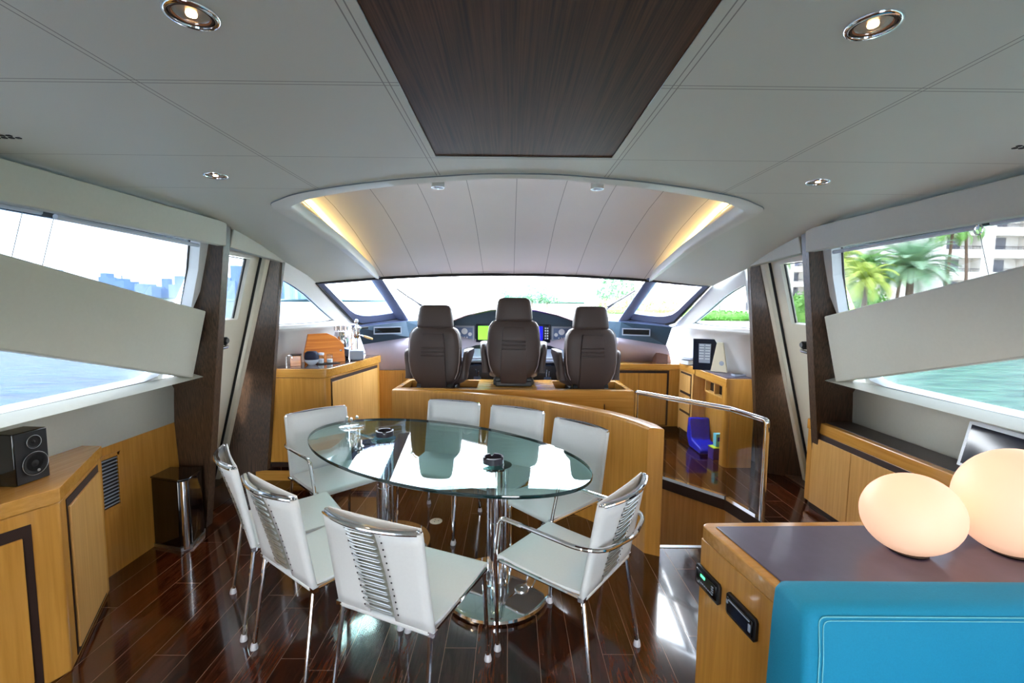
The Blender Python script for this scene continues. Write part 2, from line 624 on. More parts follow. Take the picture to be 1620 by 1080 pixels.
# ------------------------------------------------------------------ the saloon shell
def half(z):
    """inner half width of the saloon at height z"""
    if z >= 1.085: return 1.81 + 0.26 * (2.1 - z)
    if z >= 1.05: return 2.07 + (1.085 - z) / 0.035 * 0.25
    if z >= 0.76: return 2.32 + (1.05 - z) / 0.29 * 0.04
    return 2.36
def half2(z):
    """the same ahead of the side doors, where the lining steps out below the quarter windows"""
    if z > 1.36: return 1.81 + 0.26 * (2.1 - z)
    if z >= 1.33: return 2.002 + (1.36 - z) / 0.03 * 0.15
    return 2.152 + (1.33 - z) / 0.57 * 0.20 if z >= 0.76 else 2.36
def Wp(s, y, z, off=0.0):
    b = 0.25 * (y - 3.5) if y > 3.5 else 0.0
    yy = y + (0.04 if s > 0 else 0.0)
    return (CX + s * (half(z) - off - b), yy, z)

AFT = -3.2
# floors: the dining level and the raised helm level, with the stairwell left open
hole = [(0.93, 2.875), (1.70, 2.875), (1.70, 2.96), (1.62, 3.275), (1.10, 3.88), (0.95, 4.2), (0.2, 4.2), (-0.1, 3.86), (0.4, 3.5), (0.80, 3.15)]
b = MB()
b.prism([(-2.33, AFT), (1.70, AFT), (1.70, 2.873), (0.93, 2.873), (0.80, 3.15), (0.4, 3.5), (-0.1, 3.86), (-0.1, 3.95), (-2.33, 3.95)], -0.12, 0.0)
struct(b.build('floor', 'floor_planks'))
b = MB()
b.add(*solid_holes([(x, y, 0.15) for x, y in [(-2.33, 3.95), (-0.1, 3.95), (-0.1, 3.87), (0.2, 4.2), (0.95, 4.2), (1.10, 3.88), (1.62, 3.275), (1.70, 2.96), (1.70, AFT), (2.43, AFT), (2.43, 5.3), (-2.33, 5.3)]], [], (0, 0, -1), 0.06))
struct(b.build('floor', 'floor_planks'))
b = MB()
b.bb((-2.33, 3.945, 0.0), (-1.03, 3.955, 0.089))
b.hexa([(1.695, AFT, 0), (1.705, AFT, 0), (1.705, 2.87, 0), (1.695, 2.87, 0)], [(1.695, AFT, 0.089), (1.705, AFT, 0.089), (1.705, 2.87, 0.089), (1.695, 2.87, 0.089)])
struct(b.build('trim_1', 'oak_x'), 'low orange wood riser of the raised helm floor')
# stairwell lining and steps
b = MB()
edge = [(0.2, 4.2), (0.95, 4.2), (1.10, 3.88), (1.62, 3.275), (1.70, 2.96), (1.70, 2.875)]
for (x0, y0), (x1, y1) in zip(edge[:-1], edge[1:]):
    d = Vector((x1 - x0, y1 - y0, 0)).normalized()
    n = Vector((-d.y, d.x, 0)) * 0.02
    b.hexa([(x0, y0, -1.6), (x1, y1, -1.6), (x1 + n.x, y1 + n.y, -1.6), (x0 + n.x, y0 + n.y, -1.6)],
           [(x0, y0, 0.07), (x1, y1, 0.07), (x1 + n.x, y1 + n.y, 0.07), (x0 + n.x, y0 + n.y, 0.07)])
b.bb((0.93, 2.80, -1.6), (1.70, 2.872, -0.13))
struct(b.build('wall_stairwell', 'oak'), 'orange wood lining of the stairwell below the glass rail')
b = MB()
for (x0, y0), (x1, y1) in zip(edge[1:-1], edge[2:]):
    d = Vector((x1 - x0, y1 - y0, 0)).normalized()
    n = Vector((d.y, -d.x, 0)) * 0.014
    b.hexa([(x0, y0, 0.07), (x1, y1, 0.07), (x1 + n.x, y1 + n.y, 0.07), (x0 + n.x, y0 + n.y, 0.07)],
           [(x0, y0, 0.149), (x1, y1, 0.149), (x1 + n.x, y1 + n.y, 0.149), (x0 + n.x, y0 + n.y, 0.149)])
struct(b.build('trim_2', 'dark_gap'), 'dark band along the raised floor edge over the stairwell')
b = MB()
b.bb((0.94, 2.862, -0.02), (1.695, 2.892, 0.004))
struct(b.build('trim_3', 'steel_brushed'), 'metal nosing at the head of the stairwell')
st = thing('staircase', 'dark wooden steps going down beside the curved partition', 'staircase', (1.3, 3.3, -1.6))
for i in range(5):
    m = local(st)
    m.bb((0.95 - 0.05 * i, 2.90 + 0.19 * i, -1.6), (1.6 - 0.1 * i, 3.09 + 0.19 * i, -0.27 - 0.24 * i))
    m.build('step', 'floor_planks', st)

# ceiling of the aft part
lipL = [(0.035, 1.812), (-0.12, 1.82), (-0.274, 1.857), (-0.41, 1.893), (-0.549, 1.943), (-0.72, 2.018), (-0.884, 2.105), (-1.03, 2.20), (-1.158, 2.318), (-1.235, 2.40), (-1.276, 2.50),
        (-1.285, 2.60), (-1.283, 2.75), (-1.28, 3.1), (-1.285, 3.5), (-1.295, 3.8), (-1.305, 4.15), (-1.317, 4.5)]
outL = [(0.035, 1.64), (-0.12, 1.64), (-0.3, 1.64), (-0.5, 1.64), (-0.7, 1.64), (-0.95, 1.64), (-1.2, 1.64), (-1.5, 1.64), (-1.93, 1.64), (-1.93, 2.0), (-1.93, 2.3),
        (-1.93, 2.6), (-1.93, 2.75), (-1.92, 3.1), (-1.88, 3.45), (-1.80, 3.75), (-1.76, 3.9), (-1.713, 4.045)]
def catmull(P, k=4):
    out = []
    for i in range(len(P) - 1):
        a0, a1, a2, a3 = (Vector(P[max(i - 1, 0)]), Vector(P[i]), Vector(P[i + 1]), Vector(P[min(i + 2, len(P) - 1)]))
        for j in range(k):
            t = j / k
            out.append(tuple(0.5 * ((2 * a1) + (a2 - a0) * t + (2 * a0 - 5 * a1 + 4 * a2 - a3) * t * t + (3 * a1 - a0 - 3 * a2 + a3) * t ** 3)))
    out.append(tuple(P[-1]))
    return out
lipL = catmull(lipL)
outL = [(outL[i][0] + (outL[i + 1][0] - outL[i][0]) * j / 4, outL[i][1] + (outL[i + 1][1] - outL[i][1]) * j / 4) for i in range(len(outL) - 1) for j in range(4)] + [outL[-1]]
def zc(x, y):
    if y < 2.5: return 2.1
    t = (y - 2.5) / 2.0
    z = 2.1 - 0.275 * (0.35 * t * t + 0.65 * t)
    return z
def zlip(p): return zc(*p)
def zout(p):
    x, y = p
    if y < 2.6: return 2.1
    t = (y - 2.6) / 1.445
    return 2.1 - 0.343 * (0.45 * t + 0.55 * t * t)
XM = 0.07     # mirror plane x' = XM - x of the front of the saloon
b = MB()
for s in (0, 1):
    fx = (lambda x: x) if s == 0 else (lambda x: XM - x)
    rows = []
    for k in range(7):
        t = k / 6
        row = []
        for (lp, op) in zip(lipL, outL):
            x = lp[0] + (op[0] - lp[0]) * t
            y = lp[1] + (op[1] - lp[1]) * t
            z = zlip(lp) + (zout(op) - zlip(lp)) * t
            row.append((fx(x), y, z))
        rows.append(row)
    b.grid(rows)
b.grid([[(-1.93, AFT, 2.1), (-1.93, 1.64, 2.1)], [(-0.262, AFT, 2.1), (-0.262, 1.64, 2.1)]])
b.grid([[(2.0, AFT, 2.1), (2.0, 1.64, 2.1)], [(0.347, AFT, 2.1), (0.347, 1.64, 2.1)]])
b.grid([[(-0.262, 1.626, 2.1), (-0.262, 1.64, 2.1)], [(0.347, 1.626, 2.1), (0.347, 1.64, 2.1)]])
struct(b.build('ceiling', 'ceiling_leather', smooth=True), 'pale grey stitched leather ceiling panels')
b = MB()
b.bb((-0.262, AFT, 2.103), (0.347, 1.626, 2.15))
struct(b.build('ceiling', 'wenge_ceiling'), 'dark wenge panel along the middle of the ceiling')
# roof shell above everything, so no daylight leaks through the lining
b = MB()
b.grid([[(-2.2, AFT, 2.55), (-2.2, 4.0, 2.55), (-1.8, 5.0, 2.5)], [(2.25, AFT, 2.55), (2.25, 4.0, 2.55), (1.87, 5.0, 2.5)]])
b.grid([[(-2.2, AFT, 1.98), (-2.2, 3.6, 1.98)], [(-2.2, AFT, 2.55), (-2.2, 3.6, 2.55)]])
b.grid([[(2.25, AFT, 1.98), (2.25, 3.6, 1.98)], [(2.25, AFT, 2.55), (2.25, 3.6, 2.55)]])
struct(b.build('ceiling', 'frame_white', thick=0.02), 'white cabin roof')

# raised ring around the domed recess
inL = []
for i, (x, y) in enumerate(lipL):
    q_ = i / 4.0
    w = 0.045 + 0.06 * min(1, q_ / 9) if q_ < 11 else max(0.03, 0.105 - 0.0125 * (q_ - 11))
    a = lipL[max(i - 1, 0)]
    c = lipL[min(i + 1, len(lipL) - 1)]
    t = Vector((c[0] - a[0], c[1] - a[1], 0)).normalized()
    if i == 0: t = Vector((-1, 0, 0))
    n = Vector((t.y, -t.x, 0))
    inL.append((x + n.x * w, y + n.y * w))
b = MB()
for s in (0, 1):
    fx = (lambda x: x) if s == 0 else (lambda x: XM - x)
    r0 = [(fx(p[0]), p[1], zlip(p) + 0.002) for p in lipL]
    r1 = [(fx(p[0]), p[1], zlip(p) - 0.008) for p in lipL]
    r2_ = [(fx(p[0] * .15 + q[0] * .85), p[1] * .15 + q[1] * .85, zlip(p) - 0.012) for p, q in zip(lipL, inL)]
    r3 = [(fx(q[0]), q[1], zlip(p) + 0.004) for p, q in zip(lipL, inL)]
    r4 = [(fx(q[0]), q[1], zlip(p) + 0.05) for p, q in zip(lipL, inL)]
    b.grid([r0, r1, r2_, r3, r4])
struct(b.build('trim_4', 'ring_leather', smooth=True, auto=60), 'smooth pale ring around the domed ceiling recess')

for s in (0, 1):
    fx = (lambda x: x) if s == 0 else (lambda x: XM - x)
    b = MB()
    b.tube([(fx(p[0]), p[1], zlip(p) - 0.004) for p in lipL], 0.0028, 5)
    struct(b.build('trim_29' if s == 0 else 'trim_30', 'rope_grey', smooth=True), 'thin dark groove outlining the ring of the domed recess')
# dome over the helm
PROF = [(0.0, 2.28), (0.12, 2.36), (0.25, 2.385), (0.41, 2.37), (0.55, 2.305), (0.68, 2.215), (0.84, 2.06), (1.0, 1.893)]
def prof(v):
    for (a, za), (c, zb) in zip(PROF[:-1], PROF[1:]):
        if v <= c:
            t = (v - a) / (c - a)
            return za + (zb - za) * t
    return PROF[-1][1]
def ytop(x): return 4.85 - 0.35 * min(1.15, ((x - 0.035) / 1.352) ** 2)
def dome_pt(x, v):
    u = (x - 0.035) / 1.352
    return (x, 1.74 + (ytop(x) - 1.74) * v, prof(v) - 0.07 * u * u * (0.3 + 0.7 * v))
b = MB()
b.grid([[dome_pt(-1.385 + 2.84 * i / 24, j / 20) for j in range(21)] for i in range(25)])
struct(b.build('ceiling', 'dome_leather', smooth=True, auto=180), 'pale domed headlining with long seams over the helm')
# slanted fascia between ring and dome, and the strip lights on it
fas = []
for s in (0, 1):
    fx = (lambda x: x) if s == 0 else (lambda x: XM - x)
    rows = [[], []]
    for q, p in zip(inL, lipL):
        rows[0].append((fx(q[0]), q[1], zlip(p) + 0.05))
        if q[0] > -1.0 and q[1] < 2.4:
            rows[1].append((fx(q[0]), q[1] - 0.02, 2.42))
        else:
            v = min(1, max(0, (q[1] + 0.12 - 1.74) / (ytop(-1.4) - 1.74)))
            d = dome_pt(-1.385, v)
            rows[1].append((fx(-1.40), min(d[1], 4.5), d[2] - 0.012 + (0.06 if v < 0.3 else 0)))
    fas.append(rows)
    b = MB()
    b.grid(rows)
    struct(b.build('trim_5' if s == 0 else 'trim_6', 'ring_leather', smooth=True, auto=60), 'slanted side of the domed recess')
for s in (0, 1):
    fx = (lambda x: x) if s == 0 else (lambda x: XM - x)
    lt = thing('strip_light', ['glowing amber cove light strip along the left side of the domed ceiling', 'glowing amber cove light strip along the right side of the domed ceiling'][s], 'light', (fx(-1.38), 3.8, 2.1))
    rows = [[], []]
    for k in range(25):
        v = 0.42 + 0.57 * k / 24
        d = dome_pt(-1.375, v)
        w = 0.034 * min(1, 0.45 + (1 - k / 24) * 1.5)
        rows[0].append((fx(-1.378), d[1], d[2] - 0.016))
        rows[1].append((fx(-1.378 + w * 0.75), d[1], d[2] - 0.010))
    m = local(lt)
    m.grid(rows)
    m.build('diffuser', 'led_warm', lt, smooth=True, thick=0.003)
    m = local(lt)
    m.grid([[(p[0] - (0.02 if s == 0 else -0.02), p[1], p[2] + 0.004) for p in rows[0]], [(p[0], p[1], p[2] + 0.001) for p in rows[0]]])
    m.build('channel', 'frame_white', lt, thick=0.004)

# side walls with window openings
def wall_side(s):
    nm = 'left' if s < 0 else 'right'
    # outboard frame plate with the two long windows
    off = -0.08
    P_ = lambda y, z, o=off: Wp(s, y, z, o)
    outer = [P_(AFT, 1.0), P_(AFT, 2.14), P_(3.05, 2.14), P_(3.05, 1.0)]
    upper = [P_(AFT + 0.5, 1.97), P_(2.80, 1.97), P_(2.835, 1.78), P_(2.845, 1.50), P_(1.5, 1.76), P_(0.2, 2.0 - 0.06), P_(AFT + 0.5, 1.95)]
    lower = [P_(AFT + 0.5, 1.12), P_(2.0, 1.125), P_(2.58, 1.128), P_(2.68, 1.145), P_(2.715, 1.17), P_(2.69, 1.20), P_(1.85, 1.40), P_(0.4, 1.72), P_(AFT + 0.5, 1.80)]
    n = Vector((s, 0, 0.26)).normalized()
    b = MB()
    b.add(*solid_holes(outer, [upper, lower], n, 0.07))
    fr = struct(b.build('window_1' if s < 0 else 'window_2', 'frame_white', smooth=False), 'white frame of the long %s side windows' % nm)
    g = MB()
    g.hexa([P_(AFT + .3, 1.05, -0.152), P_(AFT + .3, 2.1, -0.152), P_(2.95, 2.1, -0.152), P_(2.95, 1.05, -0.152)],
           [P_(AFT + .3, 1.05, -0.156), P_(AFT + .3, 2.1, -0.156), P_(2.95, 2.1, -0.156), P_(2.95, 1.05, -0.156)])
    g.build('pane', 'window_glass', fr)
    g = MB()
    g.tube([P_(p[1] - (0.04 if s > 0 else 0), p[2], -0.148) for p in [upper[1], upper[2], upper[3], upper[4]]], 0.006, 6)
    g.tube([P_(p[1] - (0.04 if s > 0 else 0), p[2], -0.148) for p in lower], 0.006, 6)
    g.build('gasket', 'seal_black', fr)
    # lower lining, flaring out to the orange panelling
    b = MB()
    b.grid([[Wp(s, y, 1.115, -0.08) for y in (AFT, 1.7, 2.5, 3.02)], [Wp(s, y, z, 0.0) for y, z in ((AFT, 1.086), (1.7, 1.086), (2.5, 1.09), (3.02, 1.10))],
            [Wp(s, y, 1.05, 0) for y in (AFT, 1.7, 2.5, 3.11)], [Wp(s, y, 0.76, 0) for y in (AFT, 1.7, 2.5, 3.14)]])
    struct(b.build('wall_' + nm, 'wall_leather', thick=0.02, offset=0, bevel=0.004), 'pale leather lining below the %s windows' % nm)
    b = MB()
    b.grid([[Wp(s, y, 0.76, 0) for y in (AFT, 3.15)], [Wp(s, y, 0.0, 0) for y in (AFT, 3.15)]])
    struct(b.build('wall_' + nm, 'oak', thick=0.02, offset=0), 'orange wood panelling low on the %s wall' % nm)
    # the broad diagonal leather band
    b = MB()
    q = [(2.872, 1.528), (2.882, 1.101), (1.73, 1.403), (0.4, 1.755), (0.2, 1.80), (0.2, 2.05), (1.675, 1.762)]
    a = [Wp(s, y, z, 0.0) for y, z in q]
    c = [Wp(s, y, z, -0.045) for y, z in q]
    b.hexa(a, c)
    struct(b.build('trim_7' if s < 0 else 'trim_8', 'wall_leather', bevel=0.008), 'broad diagonal leather band across the %s windows' % nm)
    # pelmet over the windows
    b = MB()
    q = [(AFT, 2.085), (2.86, 2.075), (2.90, 1.935), (AFT, 1.945)]
    b.hexa([Wp(s, y, z, 0.02) for y, z in q], [Wp(s, y, z, -0.03) for y, z in q])
    struct(b.build('trim_9' if s < 0 else 'trim_10', 'wall_leather', bevel=0.005), 'leather pelmet above the long %s window' % nm)
    b = MB()
    q = [(2.97, 2.06), (3.60, 1.975), (3.63, 1.895), (2.97, 1.935)]
    b.hexa([Wp(s, y, z, 0.0) for y, z in q], [Wp(s, y, z, -0.05) for y, z in q])
    struct(b.build('trim_11' if s < 0 else 'trim_12', 'wall_leather', bevel=0.005), 'leather pelmet above the %s side door' % nm)
    # raked wenge pillars
    def inner(t, pts):
        return tuple(pts[0][i] + (pts[1][i] - pts[0][i]) * t for i in range(3))
    def fin(top, foot, youts, th, z0, z1):
        a, c = [], []
        zs = [z1, 1.6, 1.1, 1.0, 0.76, z0]
        I, O = [], []
        for z in zs:
            t = (z1 - z) / (z1 - z0)
            ix = top[0] + (foot[0] - top[0]) * t
            iy = top[1] + (foot[1] - top[1]) * t
            ox = -(half(z) + 0.16)
            oy = youts[zs.index(z)]
            I.append((ix, iy, z)); O.append((min(ox, ix - 0.12), oy, z))
        mir = lambda p, dy: ((CX + s * (-p[0]), p[1] + dy + (0.04 if s > 0 else 0), p[2]))
        rows = [[mir(p, 0) for p in O], [mir(p, 0) for p in I], [mir(p, th) for p in I], [mir(p, th) for p in O]]
        m = MB()
        m.grid(rows + [rows[0]])
        m.add([rows[k][0] for k in range(4)], [(0, 1, 2, 3)])
        m.add([rows[k][-1] for k in range(4)], [(3, 2, 1, 0)])
        return m
    # coordinates relative to the centre line
    m = fin((-1.815, 2.865), (-2.18, 3.09), (2.86, 2.88, 2.95, 3.08, 3.11, 3.14), 0.07, 0.0 if s < 0 else 0.15, 2.09)
    struct(m.build('trim_13' if s < 0 else 'trim_14', 'wenge', bevel=0.003), 'raked dark wenge pillar at the end of the %s windows' % nm)
    m = fin((-1.842, 3.60), (-2.12, 3.80), (3.56, 3.565, 3.57, 3.575, 3.58, 3.60), 0.05, 0.15, 1.975)
    struct(m.build('trim_15' if s < 0 else 'trim_16', 'wenge', bevel=0.003), 'raked dark wenge pillar ahead of the %s side door' % nm)
    # side door
    q = [(2.95, 2.02), (3.50, 2.0), (3.53, 0.17), (3.26, 0.17), (3.26, 0.95), (2.99, 1.12)]
    D = lambda y, z, o: Wp(s, y, z, o) if z >= 1.1 else (CX + s * (half(1.1) + 0.26 * (1.1 - z) - o), y + (0.04 if s > 0 else 0), z)
    hole_ = [(2.99, 1.90), (3.39, 1.90), (3.395, 1.455), (3.02, 1.455)]
    a = [D(y, z, -0.10) for y, z in q]
    h = [D(y, z, -0.10) for y, z in hole_]
    b = MB()
    b.add(*solid_holes(a, [h], n, 0.05))
    dn = 'door_1' if s < 0 else 'door_2'
    do = struct(b.build(dn, 'door_cream'), 'cream %s side door with a window, between two dark pillars' % nm)
    g = MB()
    g.hexa([D(y, z, -0.138) for y, z in hole_], [D(y, z, -0.142) for y, z in hole_])
    g.build('pane', 'door_glass', do)
    g = MB()
    g.tube([D(y, z, -0.136) for y, z in hole_], 0.007, 6, closed=True)
    g.build('gasket', 'seal_black', do)
    g = MB()
    hy = 3.24
    g.lathe([(0.030, 0), (0.030, 0.012), (0.018, 0.02), (0.014, 0.05), (0.012, 0.055)], n=18,
            mat=Matrix.Translation(D(hy, 1.27, -0.10)) @ Matrix.Rotation(s * -PI / 2, 4, 'Y'))
    hp = Vector(D(hy, 1.27, -0.04))
    g.tube(fillet([hp, hp + Vector((0, 0.0, -0.005)), hp + Vector((0, -0.10, -0.012)), hp + Vector((s * 0.02, -0.13, -0.012))], 0.01, 3), 0.010, 10)
    g.build('door_handle', 'chrome', do, smooth=True)
    g = MB()
    hq = Vector(D(hy, 1.31, -0.085))
    g.lathe([(0.026, 0), (0.026, 0.03), (0.018, 0.04)], n=16, mat=Matrix.Translation(hq) @ Matrix.Rotation(s * -PI / 2, 4, 'Y'))
    g.build('lock', 'black_satin', do, smooth=True)
    # door frame
    g = MB()
    pa = [D(3.555, 1.98, -0.09), D(3.58, 0.16, -0.09)]
    g.hexa([D(3.515, 2.0, -0.06), D(3.56, 2.0, -0.06), D(3.60, 0.16, -0.06), D(3.555, 0.16, -0.06)],
           [D(3.515, 2.0, -0.13), D(3.56, 2.0, -0.13), D(3.60, 0.16, -0.13), D(3.555, 0.16, -0.13)])
    g.hexa([D(2.93, 2.06, -0.06), D(3.56, 2.03, -0.06), D(3.56, 1.955, -0.06), D(2.93, 1.975, -0.06)],
           [D(2.93, 2.06, -0.13), D(3.56, 2.03, -0.13), D(3.56, 1.955, -0.13), D(2.93, 1.975, -0.13)])
    struct(g.build('trim_17' if s < 0 else 'trim_18', 'door_cream', bevel=0.006), 'cream frame around the %s side door' % nm)
    g = MB()
    g.hexa([D(3.502, 1.96, -0.085), D(3.508, 1.96, -0.085), D(3.541, 0.17, -0.085), D(3.535, 0.17, -0.085)],
           [D(3.502, 1.96, -0.12), D(3.508, 1.96, -0.12), D(3.541, 0.17, -0.12), D(3.535, 0.17, -0.12)])
    struct(g.build('trim_19' if s < 0 else 'trim_20', 'seal_black'), 'dark seal of the %s side door' % nm)
    g = MB()
    x0_ = CX + s * 2.30; x1_ = CX + s * 2.46
    g.bb((min(x0_, x1_), 3.10, 0.0), (max(x0_, x1_), 3.94, 0.165))
    struct(g.build('trim_27' if s < 0 else 'trim_28', 'wenge', bevel=0.004), 'dark threshold below the %s side door' % nm)
    # outer hull skin below the door and behind the fin
    g = MB()
    g.hexa([D(2.9, 2.1, -0.16), D(3.62, 2.1, -0.16), D(3.62, 1.93, -0.16), D(2.9, 1.95, -0.16)],
           [D(2.9, 2.1, -0.17), D(3.62, 2.1, -0.17), D(3.62, 1.93, -0.17), D(2.9, 1.95, -0.17)])
    struct(g.build('wall_' + nm, 'frame_white'), 'white cabin side above the %s door' % nm)
    # forward side wall with the curved quarter window
    F = lambda y, z, o=0.0: (CX + s * (1.81 + 0.26 * (2.1 - z) - o - 0.25 * (y - 3.5)), y + (0.06 if s > 0 else 0), z)
    outer = [F(3.70, 1.36), F(3.625, 2.0), F(3.8, 1.92), F(4.045, 1.765), F(4.40, 1.56), F(4.66, 1.42), F(4.77, 1.36)]
    hole_ = [F(3.66, 1.760), F(3.72, 1.742), F(3.829, 1.705), F(3.97, 1.645), F(4.108, 1.573), F(4.25, 1.50), F(4.36, 1.445), F(4.44, 1.405), F(4.30, 1.394), F(4.1, 1.389), F(3.705, 1.392)]
    nn = Vector((s, 0.25, 0.26)).normalized()
    b = MB()
    b.add(*solid_holes(outer, [hole_], nn, 0.06))
    wo_ = struct(b.build('wall_' + nm, 'frame_white'), 'white forward lining with a pointed quarter window on the %s' % nm)
    g = MB()
    G = lambda y, z: (CX + s * (half2(z) - 0.25 * (y - 3.5)), y + (0.06 if s > 0 else 0), z)
    g.grid([[G(y, z) for y in (y0, 5.35)] for y0, z in ((3.70, 1.362), (3.71, 1.33), (3.73, 1.1), (3.79, 0.76), (3.87, 0.15))])
    struct(g.build('wall_' + nm, 'frame_white', thick=0.02, smooth=True, auto=60), 'white forward lining flaring out below the %s quarter window' % nm)
    g = MB()
    hh = [F(3.64, 1.80, -0.04), F(3.9, 1.72, -0.04), F(4.5, 1.42, -0.04), F(4.4, 1.37, -0.04), F(3.69, 1.37, -0.04)]
    g.hexa(hh, [tuple(Vector(p) + nn * 0.004) for p in hh])
    struct(g.build('window_3' if s < 0 else 'window_4', 'quarter_glass'), 'pointed quarter window on the %s' % nm)
    g = MB()
    g.tube([tuple(Vector(p) + nn * 0.03) for p in hole_], 0.006, 6, closed=True)
    struct(g.build('trim_21' if s < 0 else 'trim_22', 'seal_black'), 'thin dark gasket of the %s quarter window' % nm)
wall_side(-1)
wall_side(1)

# aft bulkhead behind the camera, its open doorway narrowed to dim light from astern
b = MB()
b.bb((-2.4, AFT - 0.05, 0), (-0.55, AFT, 2.3))
b.bb((0.65, AFT - 0.05, 0), (2.5, AFT, 2.3))
b.bb((-2.4, AFT - 0.05, 2.0), (2.5, AFT, 2.5))
struct(b.build('wall_aft', 'wall_leather'), 'aft bulkhead around the open cockpit doors')

# ------------------------------------------------------------------ windshield
Th = [(-1.713, 4.045, 1.757), (-1.317, 4.50, 1.825)]
Tc = [(-1.317, 4.50, 1.825), (-0.9, 4.68, 1.862), (-0.45, 4.80, 1.886), (0.035, 4.85, 1.895), (0.52, 4.80, 1.888), (0.97, 4.68, 1.864), (1.387, 4.50, 1.828)]
Tr = [(1.387, 4.50, 1.828), (1.79, 4.10, 1.765)]
Bl = [(-1.62, 4.80, 1.345), (-1.22, 5.20, 1.415)]
Bc = [(-1.22, 5.20, 1.415), (-0.83, 5.45, 1.43), (-0.4, 5.64, 1.44), (0.035, 5.70, 1.445), (0.47, 5.64, 1.445), (0.9, 5.45, 1.44), (1.29, 5.20, 1.43)]
Br = [(1.29, 5.20, 1.43), (1.70, 4.80, 1.37)]
b = MB()
b.grid([[tuple(Vector(p) + Vector((0, 0.02, 0))) for p in Tc], [tuple(Vector(p) + Vector((0, 0.02, -0.01))) for p in Bc]])
struct(b.build('window_5', 'windshield_glass', smooth=True, auto=180), 'wide raked centre windshield pane')
def side_lite(T, B, name, mir):
    T0, T1 = (T[0], T[1]) if not mir else (T[1], T[0])
    B0, B1 = (B[0], B[1]) if not mir else (B[1], B[0])
    T0, T1, B0, B1 = map(Vector, (T0, T1, B0, B1))
    Q = lambda u, v: T0 * (1 - u) * (1 - v) + T1 * u * (1 - v) + B0 * (1 - u) * v + B1 * u * v
    n = (T1 - T0).cross(B0 - T0).normalized()
    if n.y < 0: n = -n
    outer = [Q(0, 0), Q(0.5, 0), Q(1, 0), Q(1, 1), Q(0.5, 1), Q(0.12, 1), Q(0, 0.93)]
    hole_ = [Q(0.10, 0.045), Q(1.0, 0.045), Q(0.99, 0.84)] + [Q(*p) for p in [(0.55, 0.84), (0.36, 0.825), (0.24, 0.79), (0.16, 0.73), (0.125, 0.62)]]
    hole_[1] = Q(0.97, 0.045); hole_[2] = Q(0.97, 0.84)
    b = MB()
    b.add(*solid_holes([tuple(p) for p in outer], [[tuple(p) for p in hole_]], n, 0.05))
    fo = struct(b.build(name, 'sill_blue'), 'blue grey frame of the %s windshield side pane' % ('left' if not mir else 'right'))
    g = MB()
    g.hexa([tuple(Q(u, v) + n * 0.03) for u, v in ((0, 0), (1, 0), (1, 1), (0, 1))], [tuple(Q(u, v) + n * 0.034) for u, v in ((0, 0), (1, 0), (1, 1), (0, 1))])
    g.build('pane', 'windshield_glass', fo)
    g = MB()
    g.tube([tuple(Q(u, v) - n * 0.004) for u, v in ((1, 0), (0.5, 0), (0, 0), (0, 0.5), (0.0, 0.9), (0.12, 1.0), (0.5, 1.02), (1, 1.02))], 0.014, 6)
    g.build('gasket', 'seal_black', fo)
side_lite(Th, Bl, 'window_6', False)
side_lite(Tr, Br, 'window_7', True)
b = MB()
b.tube([tuple(Vector(p) + Vector((0, -0.0, 0.0))) for p in Tc], 0.02, 8)
struct(b.build('trim_23', 'seal_black'), 'dark header strip over the centre windshield')
for k, (a, c) in enumerate((((-1.335, 4.48, 1.85), (-1.20, 5.22, 1.35)), ((1.40, 4.48, 1.85), (1.275, 5.22, 1.36)))):
    b = MB()
    a, c = Vector(a), Vector(c)
    d = (c - a).normalized()
    w = Vector((0.055, 0.02, 0)) if k == 0 else Vector((0.055, -0.02, 0))
    pts = []
    for t in (0, 0.25, 0.5, 0.75, 1):
        p = a.lerp(c, t)
        pts.append([tuple(p + Vector((math.cos(q) * 0.062, math.sin(q) * 0.03, 0))) for q in [2 * PI * i / 14 for i in range(14)]])
    vs = [q for r in pts for q in r]
    fs = [(i * 14 + j, i * 14 + (j + 1) % 14, (i + 1) * 14 + (j + 1) % 14, (i + 1) * 14 + j) for i in range(4) for j in range(14)]
    b.add(vs, fs)
    struct(b.build('trim_24' if k == 0 else 'trim_25', 'sill_blue', smooth=True, auto=180), 'thick blue grey post between the windshield panes')
# sill and teal fascia, then the padded grey dash
S_ = [(-1.66, 4.76, 1.34), (-1.22, 5.20, 1.40), (-0.83, 5.45, 1.42), (-0.4, 5.62, 1.43), (0.035, 5.68, 1.435), (0.47, 5.62, 1.43), (0.9, 5.45, 1.42), (1.29, 5.20, 1.415), (1.75, 4.76, 1.37)]
S2 = [(-1.60, 4.74, 1.325), (-1.17, 5.12, 1.375), (-0.80, 5.35, 1.39), (-0.4, 5.5, 1.40), (0.035, 5.56, 1.40), (0.47, 5.5, 1.40), (0.87, 5.35, 1.395), (1.25, 5.12, 1.39), (1.69, 4.74, 1.355)]
Tb = [(-1.60, 4.93, 1.13), (-1.13, 5.10, 1.20), (-0.8, 5.28, 1.22), (-0.4, 5.42, 1.22), (0.035, 5.46, 1.22), (0.47, 5.42, 1.22), (0.87, 5.28, 1.22), (1.22, 5.10, 1.215), (1.70, 4.93, 1.15)]
Gb = [(-1.53, 5.08, 0.83), (-1.1, 5.08, 0.83), (-0.8, 5.14, 0.85), (-0.4, 5.2, 0.85), (0.035, 5.2, 0.85), (0.47, 5.2, 0.85), (0.87, 5.14, 0.88), (1.2, 5.24, 0.93), (1.86, 5.2, 0.93)]
Gm = [tuple(Vector(a).lerp(Vector(c), 0.25) + Vector((0, -0.03, 0))) for a, c in zip(Tb, Gb)]
Gm2 = [tuple(Vector(a).lerp(Vector(c), 0.4) + Vector((0, -0.035, 0))) for a, c in zip(Tb, Gb)]
b = MB(); b.grid([S_, S2])
